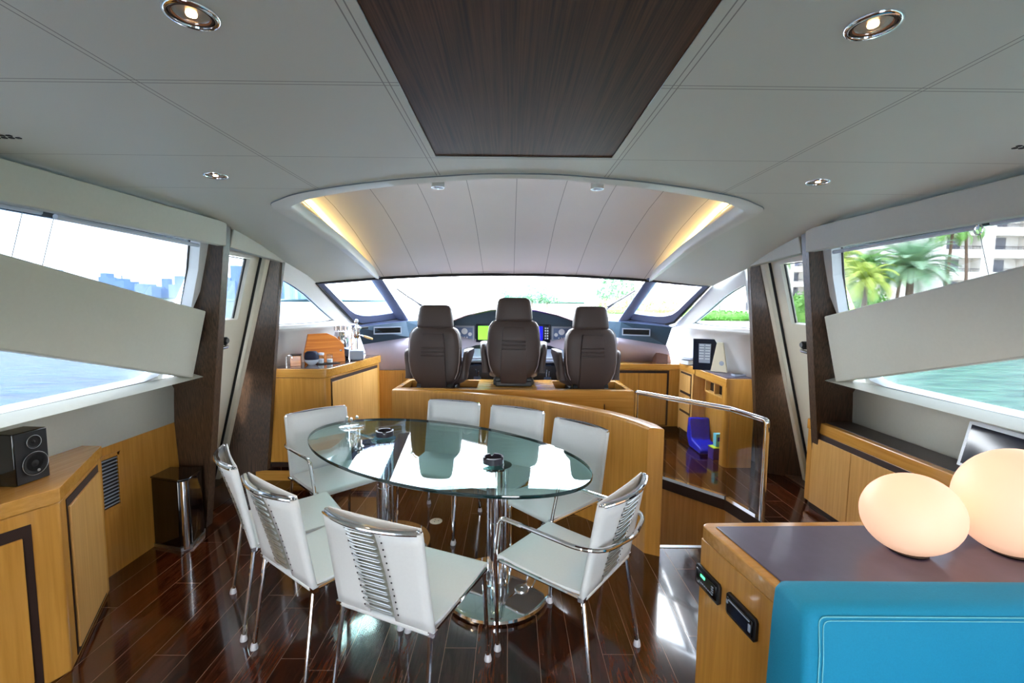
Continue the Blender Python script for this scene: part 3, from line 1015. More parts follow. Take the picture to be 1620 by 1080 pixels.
struct(b.build('trim_26', 'sill_blue', thick=0.01), 'blue grey sill under the windshield')
b = MB(); b.grid([S2, Tb])
struct(b.build('wall_front', 'fascia_teal', thick=0.01), 'dark teal fascia under the windshield')
b = MB(); b.grid([Tb, Gm, Gm2, Gb])
struct(b.build('wall_front', 'dash_grey', smooth=True, thick=0.01), 'padded lilac grey dash lining')
for s in (0, 1):
    x = -1.345 if s == 0 else 1.385
    ang = 0.55 if s == 0 else -0.42
    v = thing('air_vent', ['slim dark air vent in the teal fascia, left of the helm seats', 'slim dark air vent in the teal fascia, right of the helm seats'][s], 'vent', (x + (0.02 if s == 0 else 0), 4.925 if s == 0 else 4.99, 1.285), ang)
    m = MB(); m.box((0, 0, 0.034), (0.30, 0.012, 0.012)); m.box((0, 0, -0.034), (0.30, 0.012, 0.012)); m.box((-0.146, 0, 0), (0.012, 0.012, 0.08)); m.box((0.146, 0, 0), (0.012, 0.012, 0.08))
    m.build('frame', 'gauge_grey', v)
    m = MB(); m.box((0, 0.012, 0), (0.29, 0.004, 0.07)); m.build('backing', 'seal_black', v)
    m = MB()
    for k in range(4): m.box((0, 0.004, -0.024 + 0.016 * k), (0.28, 0.01, 0.003), rx=0.5)
    m.build('slats', 'black_satin', v)
# wipers outside the glass
for s, lab in ((0, 'black windshield wiper parked on the left of the centre pane'), (1, 'black windshield wiper parked on the right of the centre pane')):
    w = thing('wiper', lab, 'wiper', ((-1.05, 5.38, 1.48), (1.15, 5.40, 1.50))[s])
    m = local(w)
    if s == 0: A, B_ = Vector((-1.0, 5.42, 1.50)), Vector((-1.24, 5.00, 1.735))
    else: A, B_ = Vector((1.14, 5.38, 1.53)), Vector((1.36, 4.98, 1.74))
    m.tube([A, A.lerp(B_, 0.55) + Vector((0, .02, .012))], 0.011, 6)
    m.build('arm', 'black_satin', w)
    m = local(w)
    sd = Vector((0.03, 0.02, 0)) if s == 0 else Vector((-0.03, 0.02, 0))
    m.tube([A.lerp(B_, 0.12) + sd, A.lerp(B_, 0.6) + Vector((0, .02, 0)), B_], 0.010, 6)
    m.build('blade', 'seal_black', w)

# ------------------------------------------------------------------ helm console
hc = thing('helm_console', 'dark helm console with instruments under a curved brown brow', 'console', (0.035, 5.2, 0.15))
arch = [(-1.0, 1.12), (-0.93, 1.22), (-0.846, 1.29), (-0.66, 1.385), (-0.485, 1.452), (-0.22, 1.512), (0.034, 1.532), (0.28, 1.514), (0.53, 1.460), (0.72, 1.395), (0.926, 1.30), (1.0, 1.23), (1.06, 1.12)]
m = local(hc)
m.grid([[(x, 5.10, z - 0.008) for x, z in arch], [(x, 5.085, z) for x, z in arch], [(x, 5.11, z + 0.02) for x, z in arch], [(x, 5.3, z + 0.024) for x, z in arch], [(x * 1.02, 5.62, z - 0.03) for x, z in arch]])
m.build('brow', 'brow_leather', hc, smooth=True, thick=0.012)
m = local(hc)
m.hexa([(x, 5.36, z - 0.01) for x, z in arch], [(x, 5.40, z - 0.01) for x, z in arch])
m.build('instrument_panel', 'fascia_teal', hc)
m = local(hc)
m.hexa([(-1.0, 5.0, 0.90), (-1.0, 5.36, 1.13), (-1.0, 5.36, 0.15), (-1.0, 5.06, 0.15)], [(1.06, 5.0, 0.90), (1.06, 5.36, 1.13), (1.06, 5.36, 0.15), (1.06, 5.06, 0.15)])
m.build('body', 'console_dark', hc, bevel=0.01)
m = local(hc)
m.box((0.03, 4.985, 0.985), (1.5, 0.06, 0.022))
m.box((0.03, 5.14, 1.0), (1.5, 0.30, 0.02), rx=0.42)
m.build('ledge', 'gauge_grey', hc, bevel=0.005)
def gauge_panel(x):
    m = local(hc); m.box((x, 5.348, 1.235), (0.235, 0.02, 0.175)); g = m.build('gauge_panel', 'gauge_grey', hc, bevel=0.004)
    m = local(hc); m.box((x, 5.336, 1.235), (0.19, 0.006, 0.13)); m.build('face', 'gauge_blue', g)
    m = local(hc)
    for dx, dz, r in ((0, 0.022, 0.036), (-0.065, -0.012, 0.022), (0.065, -0.012, 0.022), (-0.03, -0.05, 0.009), (0, -0.05, 0.009), (0.03, -0.05, 0.009)):
        m.lathe([(r, 0), (r, 0.004)], n=20, mat=Matrix.Translation((x + dx, 5.333, 1.235 + dz)) @ Matrix.Rotation(PI / 2, 4, 'X'))
    m.build('dial', 'gauge_dial', g)
gauge_panel(-0.535)
gauge_panel(0.605)
def screen(x, mat, side):
    m = local(hc); m.box((x, 5.345, 1.235), (0.37, 0.03, 0.215)); g = m.build('display', 'screen_dark', hc, bevel=0.005)
    m = local(hc); m.box((x + side * 0.035, 5.328, 1.24), (0.25, 0.004, 0.16)); m.build('screen', mat, g)
    m = local(hc)
    for k in range(5):
        for j in range(2): m.box((x - side * (0.125 + 0.025 * j), 5.328, 1.30 - 0.03 * k), (0.016, 0.006, 0.018))
    m.build('buttons', 'gauge_dial', g)
screen(-0.215, 'screen_green', -0.0 - 1)
screen(0.29, 'screen_blue', -1)
for x in (-0.36, 0.42):
    m = local(hc); m.box((x, 5.02, 0.80), (0.085, 0.02, 0.22)); g = m.build('lever_panel', 'gauge_blue', hc, bevel=0.004)
    m = local(hc); m.tube([(x - 0.012, 5.01, 0.78), (x - 0.014, 4.96, 0.86)], 0.007, 8); m.tube([(x + 0.016, 5.01, 0.78), (x + 0.016, 4.97, 0.84)], 0.007, 8)
    m.build('lever', 'chrome', g)
m = local(hc); m.box((0.72, 5.02, 0.78), (0.2, 0.02, 0.2)); m.build('switch_panel', 'gauge_grey', hc, bevel=0.004)
m = local(hc)
for k in range(4): m.box((0.66 + 0.04 * k, 5.005, 0.78), (0.022, 0.012, 0.12))
m.build('switch', 'black_satin', hc)
# wheel behind the middle seat
m = local(hc)
wc = Vector((0.035, 4.93, 1.03))
ring = [wc + Vector((math.cos(a) * 0.17, math.sin(a) * 0.06, math.sin(a) * 0.16)) for a in [2 * PI * i / 28 for i in range(28)]]
m.tube(ring, 0.014, 8, closed=True)
for a in (PI / 2 * 3, PI / 6, PI / 6 * 5): m.tube([wc, wc + Vector((math.cos(a) * 0.17, math.sin(a) * 0.06, math.sin(a) * 0.16))], 0.009, 6)
m.tube([wc, wc + Vector((0, 0.12, -0.03))], 0.02, 8)
m.build('steering_wheel', 'black_satin', hc, smooth=True)

# ------------------------------------------------------------------ helm seat platform, curved partition
hp = thing('helm_platform', 'orange wood seat platform carrying the three brown helm seats', 'platform', (0.035, 4.2, 0.15))
X0, X1, Y0, Y1, ZT = -1.035, 1.105, 3.99, 4.53, 0.825
m = local(hp)
m.add(*solid_holes([(X0, Y0, ZT), (X1, Y0, ZT), (X1 - 0.02, Y1, ZT), (X0 + 0.02, Y1, ZT)],
                   [[(X0 + 0.05, Y0 + 0.07, ZT), (-0.30, Y0 + 0.07, ZT), (-0.30, Y1 - 0.05, ZT), (X0 + 0.06, Y1 - 0.05, ZT)],
                    [(0.42, Y0 + 0.07, ZT), (X1 - 0.05, Y0 + 0.07, ZT), (X1 - 0.06, Y1 - 0.05, ZT), (0.42, Y1 - 0.05, ZT)]], (0, 0, -1), 0.07))
m.build('top', 'oak_x', hp, bevel=0.004)
m = local(hp)
m.bb((X0, Y0 + 0.004, 0.15), (X1, Y0 + 0.05, ZT - 0.07)); m.bb((X0 + 0.02, Y1 - 0.05, 0.15), (X1 - 0.02, Y1 - 0.004, ZT - 0.07))
m.bb((X0, Y0 + 0.05, 0.15), (X0 + 0.045, Y1 - 0.05, ZT - 0.07)); m.bb((X1 - 0.045, Y0 + 0.05, 0.15), (X1, Y1 - 0.05, ZT - 0.07))
m.build('body', 'oak_x', hp, bevel=0.003)
m = local(hp); m.bb((X0 + 0.05, Y0 + 0.05, 0.735), (X1 - 0.05, Y1 - 0.05, 0.75)); m.build('well', 'inset_dark', hp)
m = local(hp)
m.bb((X1 - 0.26, Y0 - 0.004, 0.30), (X1 - 0.26 + 0.004, Y0 + 0.004, 0.70))
m.build('joint', 'dark_gap', hp)

cp = thing('curved_partition', 'curved orange wood partition wrapping behind the dining chairs', 'partition', (0.2, 3.5, 0.0))
aft = [(-1.035, 3.945), (-0.80, 3.925), (-0.55, 3.885), (-0.30, 3.815), (-0.05, 3.715), (0.18, 3.585), (0.38, 3.44), (0.56, 3.275), (0.70, 3.115), (0.80, 2.965), (0.875, 2.80)]
pts = []
for i in range(len(aft) - 1):
    a0 = Vector(aft[max(i - 1, 0)]); a1 = Vector(aft[i]); a2 = Vector(aft[i + 1]); a3 = Vector(aft[min(i + 2, len(aft) - 1)])
    for k in range(4):
        t = k / 4
        pts.append(0.5 * ((2 * a1) + (a2 - a0) * t + (2 * a0 - 5 * a1 + 4 * a2 - a3) * t * t + (3 * a1 - a0 - 3 * a2 + a3) * t ** 3))
pts.append(Vector(aft[-1]))
fwd = []
for i, p in enumerate(pts):
    t = (pts[min(i + 1, len(pts) - 1)] - pts[max(i - 1, 0)]).normalized()
    n = Vector((-t.y, t.x))
    if n.y < 0: n = -n
    if i == len(pts) - 1: n = Vector((0.90, -0.43)).normalized()
    w = 0.045 if i < 8 else 0.045 + 0.05 * min(1, (i - 8) / 22)
    fwd.append(p + n * w)
H = 0.825
m = local(cp)
rows = []
for p, q in zip(pts, fwd):
    d = (q - p).normalized()
    rr = 0.022
    r = [(p.x, p.y, 0.0)]
    r.append((p.x, p.y, H - 0.10))
    for a in range(0, 5):
        an = a / 4 * PI / 2
        c = p + d * rr
        r.append((c.x - d.x * rr * math.cos(an), c.y - d.y * rr * math.cos(an), H - rr + rr * math.sin(an)))
    r.append((q.x - d.x * 0.004, q.y - d.y * 0.004, H)); r.append((q.x, q.y, H - 0.004)); r.append((q.x, q.y, 0.0))
    rows.append(r)
m.grid(rows)
m.add(rows[0], [tuple(range(len(rows[0])))])
m.add(rows[-1], [tuple(range(len(rows[-1])))])
m.build('panel', 'oak', cp, smooth=True, auto=50)

# ------------------------------------------------------------------ balustrade
bl = thing('balustrade', 'chrome handrail with clear glass panels guarding the stairwell', 'railing', (1.6, 3.3, 0.15))
A0, A1, A2 = Vector((1.10, 3.885, 0)), Vector((1.625, 3.275, 0)), Vector((1.705, 2.95, 0))
zr = 0.835
m = local(bl)
m.tube(fillet([A0 + Vector((0, 0, 0.15)), A0 + Vector((0, 0, zr)), A1 + Vector((0, 0, zr)), A2 + Vector((0, 0, zr)), A2 + Vector((0, 0, 0.13))], 0.02, 5), 0.019, 14)
m.build('handrail', 'chrome', bl, smooth=True)
for k, (p, q) in enumerate(((A0, A1), (A1, A2))):
    d = (q - p).normalized(); n = Vector((-d.y, d.x, 0)) * 0.005
    p2, q2 = p + d * (0.03 if k == 0 else 0.012), q - d * (0.012 if k == 0 else 0.04)
    m = local(bl)
    z0, z1 = 0.175, zr - 0.02
    m.hexa([p2 - n + Vector((0, 0, z0)), q2 - n + Vector((0, 0, z0)), q2 + n + Vector((0, 0, z0)), p2 + n + Vector((0, 0, z0))],
           [p2 - n + Vector((0, 0, z1)), q2 - n + Vector((0, 0, z1)), q2 + n + Vector((0, 0, z1)), p2 + n + Vector((0, 0, z1))])
    m.build('glass_panel', 'clear_glass', bl)
    m = local(bl)
    n3 = n * 3
    m.hexa([p2 - n3 + Vector((0, 0, 0.15)), q2 - n3 + Vector((0, 0, 0.15)), q2 + n3 + Vector((0, 0, 0.15)), p2 + n3 + Vector((0, 0, 0.15))],
           [p2 - n3 + Vector((0, 0, z0)), q2 - n3 + Vector((0, 0, z0)), q2 + n3 + Vector((0, 0, z0)), p2 + n3 + Vector((0, 0, z0))])
    m.build('bottom_rail', 'chrome', bl)

# ------------------------------------------------------------------ helm seats
def superrow(cx, cy, z, wx, wy, n=20, e=2.6):
    out = []
    for i in range(n):
        a = 2 * PI * i / n
        c, s_ = math.cos(a), math.sin(a)
        out.append((cx + wx * math.copysign(abs(c) ** (2 / e), c), cy + wy * math.copysign(abs(s_) ** (2 / e), s_), z))
    return out
def loft(rows, cap=True):
    m = MB()
    n = len(rows[0])
    vs = [p for r in rows for p in r]
    fs = [(i * n + j, i * n + (j + 1) % n, (i + 1) * n + (j + 1) % n, (i + 1) * n + j) for i in range(len(rows) - 1) for j in range(n)]
    if cap:
        fs.append(tuple(range(n - 1, -1, -1)))
        fs.append(tuple((len(rows) - 1) * n + j for j in range(n)))
    m.add(vs, fs)
    return m
def helm_chair(loc, rz, label):
    t = thing('helm_chair', label, 'chair', loc, rz, None)
    # back shell, seen from behind (local -y)
    rows = [superrow(0, 0.02, z, w, d, 28, e) for z, w, d, e in
            ((0.03, 0.14, 0.05, 3), (0.045, 0.17, 0.07, 3), (0.09, 0.205, 0.08, 3.2), (0.16, 0.232, 0.085, 3.2), (0.26, 0.246, 0.085, 3.2), (0.38, 0.248, 0.085, 3.2), (0.46, 0.243, 0.085, 3.2), (0.52, 0.232, 0.08, 3.2), (0.56, 0.205, 0.07, 3), (0.583, 0.16, 0.05, 3))]
    loft(rows).build('backrest', 'helm_leather', t, smooth=True, auto=60)
    # raised centre panel on the rear with horizontal ribs
    def prow(z, w, y): return [(-w, 0.0, z), (-w * 0.94, y, z), (-w * 0.5, y - 0.006, z), (0, y - 0.007, z), (w * 0.5, y - 0.006, z), (w * 0.94, y, z), (w, 0.0, z)]
    zs = [(0.0, .122, -.065), (0.02, .125, -.078), (0.30, .118, -.092), (0.315, .118, -.092), (0.32, .117, -.084), (0.328, .117, -.084), (0.333, .117, -.092), (0.348, .116, -.092), (0.353, .116, -.084), (0.361, .116, -.084), (0.366, .115, -.092), (0.381, .115, -.092),
          (0.386, .115, -.084), (0.394, .114, -.084), (0.40, .113, -.092), (0.50, .104, -.09), (0.525, .098, -.078)]
    m = MB(); m.grid([prow(z, w, y) for z, w, y in zs])
    m.add(prow(*zs[-1]), [tuple(range(7))]); m.add(prow(*zs[0]), [tuple(range(7))])
    m.build('back_panel', 'helm_leather', t, smooth=True, auto=50)
    rows = [superrow(0, 0.02, z, w, d, 24, 3.2) for z, w, d in ((0.565, .155, .05), (0.575, .170, .06), (0.60, .172, .062), (0.68, .165, .06), (0.75, .152, .055), (0.775, .135, .045), (0.785, .105, .03))]
    loft(rows).build('headrest', 'helm_leather', t, smooth=True, auto=60)
    for s in (-1, 1):
        m = MB()
        m.tube([(s * w, -0.045, z) for z, w in ((0.10, 0.196), (0.16, 0.222), (0.26, 0.238), (0.38, 0.24), (0.46, 0.235), (0.52, 0.222), (0.56, 0.195), (0.578, 0.17))], 0.004, 6)
        m.build('piping', 'helm_piping', t, smooth=True)
    # seat cushion ahead
    rows = [superrow(0, 0.30, z, w, d, 28, 3.4) for z, w, d in ((0.02, .20, .22), (0.035, .235, .25), (0.09, .245, .26), (0.13, .24, .255), (0.15, .20, .22))]
    loft(rows).build('seat', 'helm_leather', t, smooth=True, auto=60)
    for s in (-1, 1):
        m = loft([superrow(s * (0.262 + dx), y, z, 0.036, ry, 14, 2.6) for dx, y, z, ry in ((-0.005, 0.00, 0.09, 0.012), (-0.003, 0.04, 0.11, 0.05), (0.008, 0.09, 0.20, 0.085), (0.018, 0.15, 0.27, 0.15), (0.022, 0.19, 0.315, 0.19), (0.022, 0.20, 0.345, 0.18), (0.022, 0.20, 0.358, 0.15))])
        m.build('armrest', 'helm_leather', t, smooth=True, auto=60)
    m = MB()
    m.box((0, 0.115, -0.002), (0.38, 0.20, 0.056))
    m.box((0, 0.0, -0.004), (0.335, 0.12, 0.052))
    m.build('slide_base', 'black_satin', t, bevel=0.01)
    for s in (-1, 1):
        m = MB()
        m.lathe([(0.03, -0.025), (0.036, -0.02), (0.036, 0.02), (0.03, 0.025)], n=18, mat=Matrix.Translation((s * 0.145, -0.01, 0.025)) @ Matrix.Rotation(PI / 2, 4, 'Y'))
        m.build('recline_knob', 'black_satin', t, smooth=True)
    return t
helm_chair((0.035, 4.20, 0.857), 0, 'middle brown leather helm seat, the tallest of the three')
helm_chair((-0.70, 4.24, 0.785), -0.10, 'left brown leather helm seat, nearest the coffee counter')
helm_chair((0.755, 4.24, 0.785), 0.10, 'right brown leather helm seat, nearest the glass rail')

# ------------------------------------------------------------------ dining table
TC = (-0.437, 2.634)
TR = math.radians(-31.6)
tb = thing('dining_table', 'oval glass dining table on two chrome pedestals', 'table', (TC[0], TC[1], 0), TR)
m = MB()
N = 96
a_, b_ = 0.966, 0.513
def orow(ax, bx, z): return [(ax * math.cos(2 * PI * i / N), bx * math.sin(2 * PI * i / N), z) for i in range(N)]
m.add(orow(a_ - 0.002, b_ - 0.002, 0.74) , [tuple(range(N))])
m.add(orow(a_ - 0.002, b_ - 0.002, 0.722), [tuple(range(N - 1, -1, -1))])
m.build('tabletop', 'table_glass', tb)
m = loft([orow(a_ - 0.002, b_ - 0.002, 0.7399), orow(a_, b_, 0.737), orow(a_, b_, 0.725), orow(a_ - 0.002, b_ - 0.002, 0.7221)], cap=False)
m.build('glass_edge', 'glass_edge', tb, smooth=True, auto=70)
for sx in (1, -1):
    cx = 0.437 * sx
    m = MB()
    m.lathe([(0.0, 0.0), (0.282, 0.0), (0.292, 0.006), (0.296, 0.02), (0.292, 0.033), (0.27, 0.042), (0.10, 0.044), (0.055, 0.046), (0.05, 0.05), (0.0, 0.05)], (cx, 0, 0), 64)
    base = m.build('base', 'chrome', tb, smooth=True, auto=30)
    m = MB()
    m.lathe([(0.036, 0.05), (0.036, 0.40), (0.034, 0.402), (0.034, 0.406), (0.036, 0.408), (0.036, 0.70), (0.075, 0.708), (0.08, 0.7215)], (cx, 0, 0), 32)
    m.build('pedestal', 'chrome', tb, smooth=True, auto=30)
    m = MB()
    for q in (0.6, 3.2):
        m.tube([(cx + 0.052 * math.cos(q), 0.052 * math.sin(q), 0.046), (cx + 0.052 * math.cos(q), 0.052 * math.sin(q), 0.712)], 0.012, 10)
    m.build('tube', 'chrome', tb, smooth=True)
    m = MB()
    m.lathe([(0.036, 0.043), (0.038, 0.046), (0.036, 0.052), (0.008, 0.053), (0.006, 0.049)], (cx + 0.145, 0.03, 0), 24)
    m.build('cap', 'steel_brushed', tb, smooth=True)

# ------------------------------------------------------------------ dining chairs
def dining_chair(label, arms=False):
    t = thing('dining_chair', label, 'chair', (0, 0, 0), 0, None)
    hw = 0.205
    # seat sling
    prof_ = [(0.238, 0.425), (0.246, 0.438), (0.240, 0.450), (0.22, 0.454), (0.12, 0.447), (0.0, 0.443), (-0.12, 0.446), (-0.19, 0.452), (-0.19, 0.440), (-0.12, 0.434), (0, 0.431), (0.12, 0.435), (0.215, 0.441), (0.226, 0.436), (0.226, 0.427)]
    m = MB()
    n = len(prof_)
    vs, fs = [], []
    for k in range(9):
        x = -hw + 2 * hw * k / 8
        vs += [(x, y, z) for y, z in prof_]
    fs = [(i * n + j, i * n + (j + 1) % n, (i + 1) * n + (j + 1) % n, (i + 1) * n + j) for i in range(8) for j in range(n)]
    fs += [tuple(range(n)), tuple(8 * n + j for j in range(n - 1, -1, -1))]
    m.add(vs, fs)
    m.build('seat', 'white_leather', t, smooth=True, auto=60)
    # back: front sheet and rear sheet with a laced opening, joined along the sides
    yb = lambda z: -0.197 - (z - 0.43) * 0.175
    bow = lambda x, z: -0.045 * (1 - (x / hw) ** 2) * max(0, (z - 0.43) / 0.41) ** 1.5
    zs = [0.43 + 0.41 * i / 8 for i in range(9)]
    xs = [-hw + 2 * hw * i / 8 for i in range(9)]
    m = MB()
    m.grid([[(x, yb(z) + 0.008 - 0.006 * (1 - (x / hw) ** 2), z) for x in xs] for z in zs])
    m.build('backrest', 'white_leather', t, smooth=True, thick=0.006, auto=180)
    gx = 0.058
    m = MB()
    for s in (-1, 1):
        xr = [s * (gx + (hw + 0.006 - gx) * i / 5) for i in range(6)]
        zs2 = [0.43 + (0.398) * i / 8 for i in range(9)]
        rows = [[(x, yb(z) - 0.014 + bow(min(abs(x), hw), z), z - (0.012 * (1 - abs(x) / hw) if i_ == 8 else 0)) for x in xr] + [(s * (hw + 0.011), yb(z) + 0.000, z), (s * hw, yb(z) + 0.010, z)] for i_, z in enumerate(zs2)]
        m.grid(rows)
    m.build('back_cover', 'white_leather', t, smooth=True, thick=0.004, auto=75)
    m = MB()
    m.box((0, yb(0.43) - 0.004, 0.430), (2 * hw + 0.014, 0.03, 0.024))
    m.build('back_hem', 'white_leather', t, bevel=0.009)
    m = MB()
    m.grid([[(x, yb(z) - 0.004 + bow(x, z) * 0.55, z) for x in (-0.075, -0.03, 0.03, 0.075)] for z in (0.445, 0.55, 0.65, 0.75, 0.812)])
    m.build('lace_shade', 'lace_shade_grey', t, smooth=True, auto=180)  # added sheet, its grey stands for the shade behind the lacing
    # lacing
    m = MB()
    for k in range(13):
        z = 0.465 + 0.343 * k / 12
        y = yb(z) - 0.017 + bow(gx, z) - 0.003
        m.tube([(-gx - 0.014, y + 0.002, z), (-gx + 0.01, y - 0.003, z), (gx - 0.012, y - 0.003, z + 0.003), (gx - 0.004, y - 0.003, z + 0.007), (gx - 0.012, y - 0.003, z + 0.011), (-gx + 0.01, y - 0.003, z + 0.010), (-gx - 0.014, y + 0.002, z + 0.010)], 0.0027, 6)
    m.build('lacing', 'steel_brushed', t, smooth=True)
    m = MB()
    for k in range(13):
        z = 0.47 + 0.343 * k / 12
        for s in (-1, 1):
            y = yb(z) - 0.0155 + bow(gx + 0.018, z)
            m.lathe([(0.0035, 0), (0.0035, 0.002)], n=8, mat=Matrix.Translation((s * (gx + 0.018), y, z)) @ Matrix.Rotation(PI / 2, 4, 'X'))
    m.build('eyelets', 'seal_black', t)
    # chrome hoop inside the open top
    m = MB()
    zt = 0.838
    top = [(hw * math.sin(q), yb(zt) - 0.006 - 0.045 * (1 - math.sin(q) ** 2), zt - 0.004) for q in [-PI / 2 + PI * i / 16 for i in range(17)]]
    m.grid([[(p[0], p[1] + d, p[2] + e) for p in top] for d, e in ((0.005, 0), (0.005, 0.006), (-0.005, 0.006), (-0.005, -0.01))])
    m.tube([(p[0], p[1] - 0.010, p[2] - 0.004) for p in top], 0.006, 8)
    m.tube([(-hw, yb(0.45), 0.45), (-hw, yb(zt), zt - 0.004)], 0.008, 8)
    m.tube([(hw, yb(0.45), 0.45), (hw, yb(zt), zt - 0.004)], 0.008, 8)
    m.build('back_frame', 'chrome', t, smooth=True, thick=0.002)
    m = MB()
    for s in (-1, 1):
        m.tube([(s * (hw + 0.002), 0.225, 0.428), (s * (hw + 0.002), -0.205, 0.428)], 0.009, 8)
        m.box((s * (hw + 0.006), -0.203, 0.430), (0.026, 0.026, 0.018))
    m.tube([(-hw, 0.23, 0.428), (hw, 0.23, 0.428)], 0.008, 8)
    m.build('seat_frame', 'chrome', t, smooth=True)
    for sx in (-1, 1):
        for sy in (-1, 1):
            m = MB()
            top_ = Vector((sx * (hw - 0.004), 0.215 if sy > 0 else -0.202, 0.425))
            bot = Vector((sx * (hw + 0.012), 0.228 if sy > 0 else -0.262, 0.015))
            if arms and sy > 0:
                sx_ = sx * (hw + 0.025)
                p = fillet([bot, Vector((sx_, 0.235, 0.45)), Vector((sx_ + sx * 0.012, 0.20, 0.655)), Vector((sx_ + sx * 0.012, 0.08, 0.655))], 0.035, 5)
                m.tube(p, 0.0095, 10)
            else:
                m.tube([bot, top_], 0.0095, 10)
            lg = m.build('leg', 'chrome', t, smooth=True)
            m = MB(); m.lathe([(0.010, 0.03), (0.013, 0.026), (0.017, 0.008), (0.017, 0.001), (0.0, 0.0)][::-1], (bot.x, bot.y, 0), 14)
            m.build('foot', 'foot_clear', lg, smooth=True)
    if arms:
        m = MB()
        w = hw + 0.037
        path = fillet([(-w, 0.09, 0.655), (-w, -0.20, 0.650), (-w + 0.05, -0.285, 0.648), (0, -0.325, 0.647), (w - 0.05, -0.285, 0.648), (w, -0.20, 0.650), (w, 0.09, 0.655)], 0.05, 4)
        m.tube(path, 0.0098, 10)
        m.build('armrest', 'chrome', t, smooth=True, label='chrome hoop armrest')
    return t

chairs = [
 (0, (-0.377, 1.79), (0.40, 0.917), 'white leather dining chair closest to the viewer, its laced back toward us'),
 (0, (-0.835, 2.05), (0.60, 0.80), 'white laced chair at the left, second closest to the viewer, overlapping the leftmost chair'),
 (0, (-1.165, 2.355), (0.80, 0.60), 'leftmost white chair, seen edge-on beside the open floor'),
 (1, (0.268, 2.00), (-0.78, 0.625), 'white laced armchair at the right, chrome hoop around its back'),
 (1, (-1.155, 2.945), (0.715, -0.70), 'white armchair at the far left corner of the table, in front of the coffee counter'),
 (0, (-0.504, 3.183), (-0.296, -0.955), 'white chair behind the table, leftmost of three along the curved partition'),
 (0, (-0.068, 2.985), (-0.463, -0.886), 'white chair behind the table, middle of three along the curved partition'),
 (0, (0.250, 2.640), (-0.739, -0.673), 'white chair behind the table, rightmost of three along the curved partition'),
]
protos = {}
for arms, (x, y), (dx, dy), lab in chairs:
    if arms not in protos:
        c = protos[arms] = dining_chair(lab, bool(arms))
    else:
        c = copy_tree(protos[arms])
        c['label'] = lab
    c['group'] = 'white chairs around the glass table'
    c.location = (x, y, 0)
    c.rotation_euler = (0, 0, math.atan2(-dx, dy))

# things on the table
def ashtray(x, y, rz, label):
    t = thing('ashtray', label, 'ashtray', (x, y, 0.7405), rz)
    m = MB()
    n = 40
    R, r, h = 0.056, 0.046, 0.034
    vs, fs = [], []
    for i in range(n):
        a = 2 * PI * i / n
        notch = any(abs(((a - q + PI) % (2 * PI)) - PI) < 0.16 for q in (0.5, 2.6, 4.7))
        hh = h - (0.012 if notch else 0)
        c, s_ = math.cos(a), math.sin(a)
        vs += [(R * c, R * s_, 0), (R * c, R * s_, hh), (r * c, r * s_, hh), (r * c, r * s_, 0.010)]
    for i in range(n):
        j = (i + 1) % n
        for k in range(3): fs.append((i * 4 + k, j * 4 + k, j * 4 + k + 1, i * 4 + k + 1))
    fs.append(tuple(i * 4 for i in range(n - 1, -1, -1))); fs.append(tuple(i * 4 + 3 for i in range(n)))
    m.add(vs, fs)
    m.build('bowl', 'ash_dark', t, smooth=True, auto=30)
    return t
ashtray(-0.80, 2.865, 0.3, 'round dark ashtray on the far left part of the glass table')
ashtray(-0.085, 2.385, 1.2, 'round dark ashtray near the middle of the glass table, closer to us')
tr = thing('glass_tray', 'small clear glass tray holding cruets at the left end of the table', 'tray', (-1.07, 3.03, 0.7405))
m = MB(); m.lathe([(0.0, 0.0), (0.075, 0.0), (0.085, 0.006), (0.083, 0.008), (0.07, 0.004), (0.0, 0.004)], n=32)
m.build('dish', 'small_glass', tr, smooth=True)
for k, (dx, dy, lab) in enumerate(((-0.03, 0.0, 'clear glass cruet on the tray, on its left'), (0.03, 0.02, 'clear glass cruet on the tray, on its right'), (0.01, -0.035, 'clear glass cruet on the tray, at its front'))):
    c = thing('cruet', lab, 'bottle', (-1.07 + dx, 3.03 + dy, 0.746), 0, 'glass cruets on the tray')
    m = MB(); m.lathe([(0.0, 0), (0.017, 0), (0.019, 0.006), (0.018, 0.04), (0.009, 0.052), (0.009, 0.06)], n=18)
    m.build('body', 'small_glass', c, smooth=True)
    m = MB(); m.lathe([(0.0, 0.058), (0.010, 0.058), (0.011, 0.068), (0.006, 0.075), (0.0, 0.076)], n=14)
    m.build('stopper', 'chrome', c, smooth=True)
# floor covers
for k, (x, y, lab) in enumerate(((-0.53, 3.205, 'round pale floor socket cover under the table'),)):
    t = thing('floor_cover', lab, 'cover', (x, y, 0.0))
    m = MB(); m.lathe([(0.0, 0.0), (0.045, 0.0), (0.045, 0.003), (0.042, 0.005), (0.0, 0.005)], n=30); m.build('plate', 'cream_plastic', t, smooth=True)
    m = MB()
    for q in range(3): m.lathe([(0.004, 0.005), (0.004, 0.006)], (0.018 * math.cos(q * 2.1), 0.018 * math.sin(q * 2.1), 0), 8)
    m.build('holes', 'seal_black', t)

# ------------------------------------------------------------------ cabinets
def facet(m, A, B, u0, u1, z0, z1, o0, o1):
    """plate on the vertical face from A to B (outside is on the left of A->B)"""
    A, B = Vector((A[0], A[1], 0)), Vector((B[0], B[1], 0))
    d = (B - A).normalized(); n = Vector((-d.y, d.x, 0))
    p = lambda u, o, z: tuple(A + d * u + n * o + Vector((0, 0, z)))
    return m.hexa([p(u0, o0, z0), p(u1, o0, z0), p(u1, o1, z0), p(u0, o1, z0)], [p(u0, o0, z1), p(u1, o0, z1), p(u1, o1, z1), p(u0, o1, z1)])
def flen(A, B): return math.hypot(B[0] - A[0], B[1] - A[1])

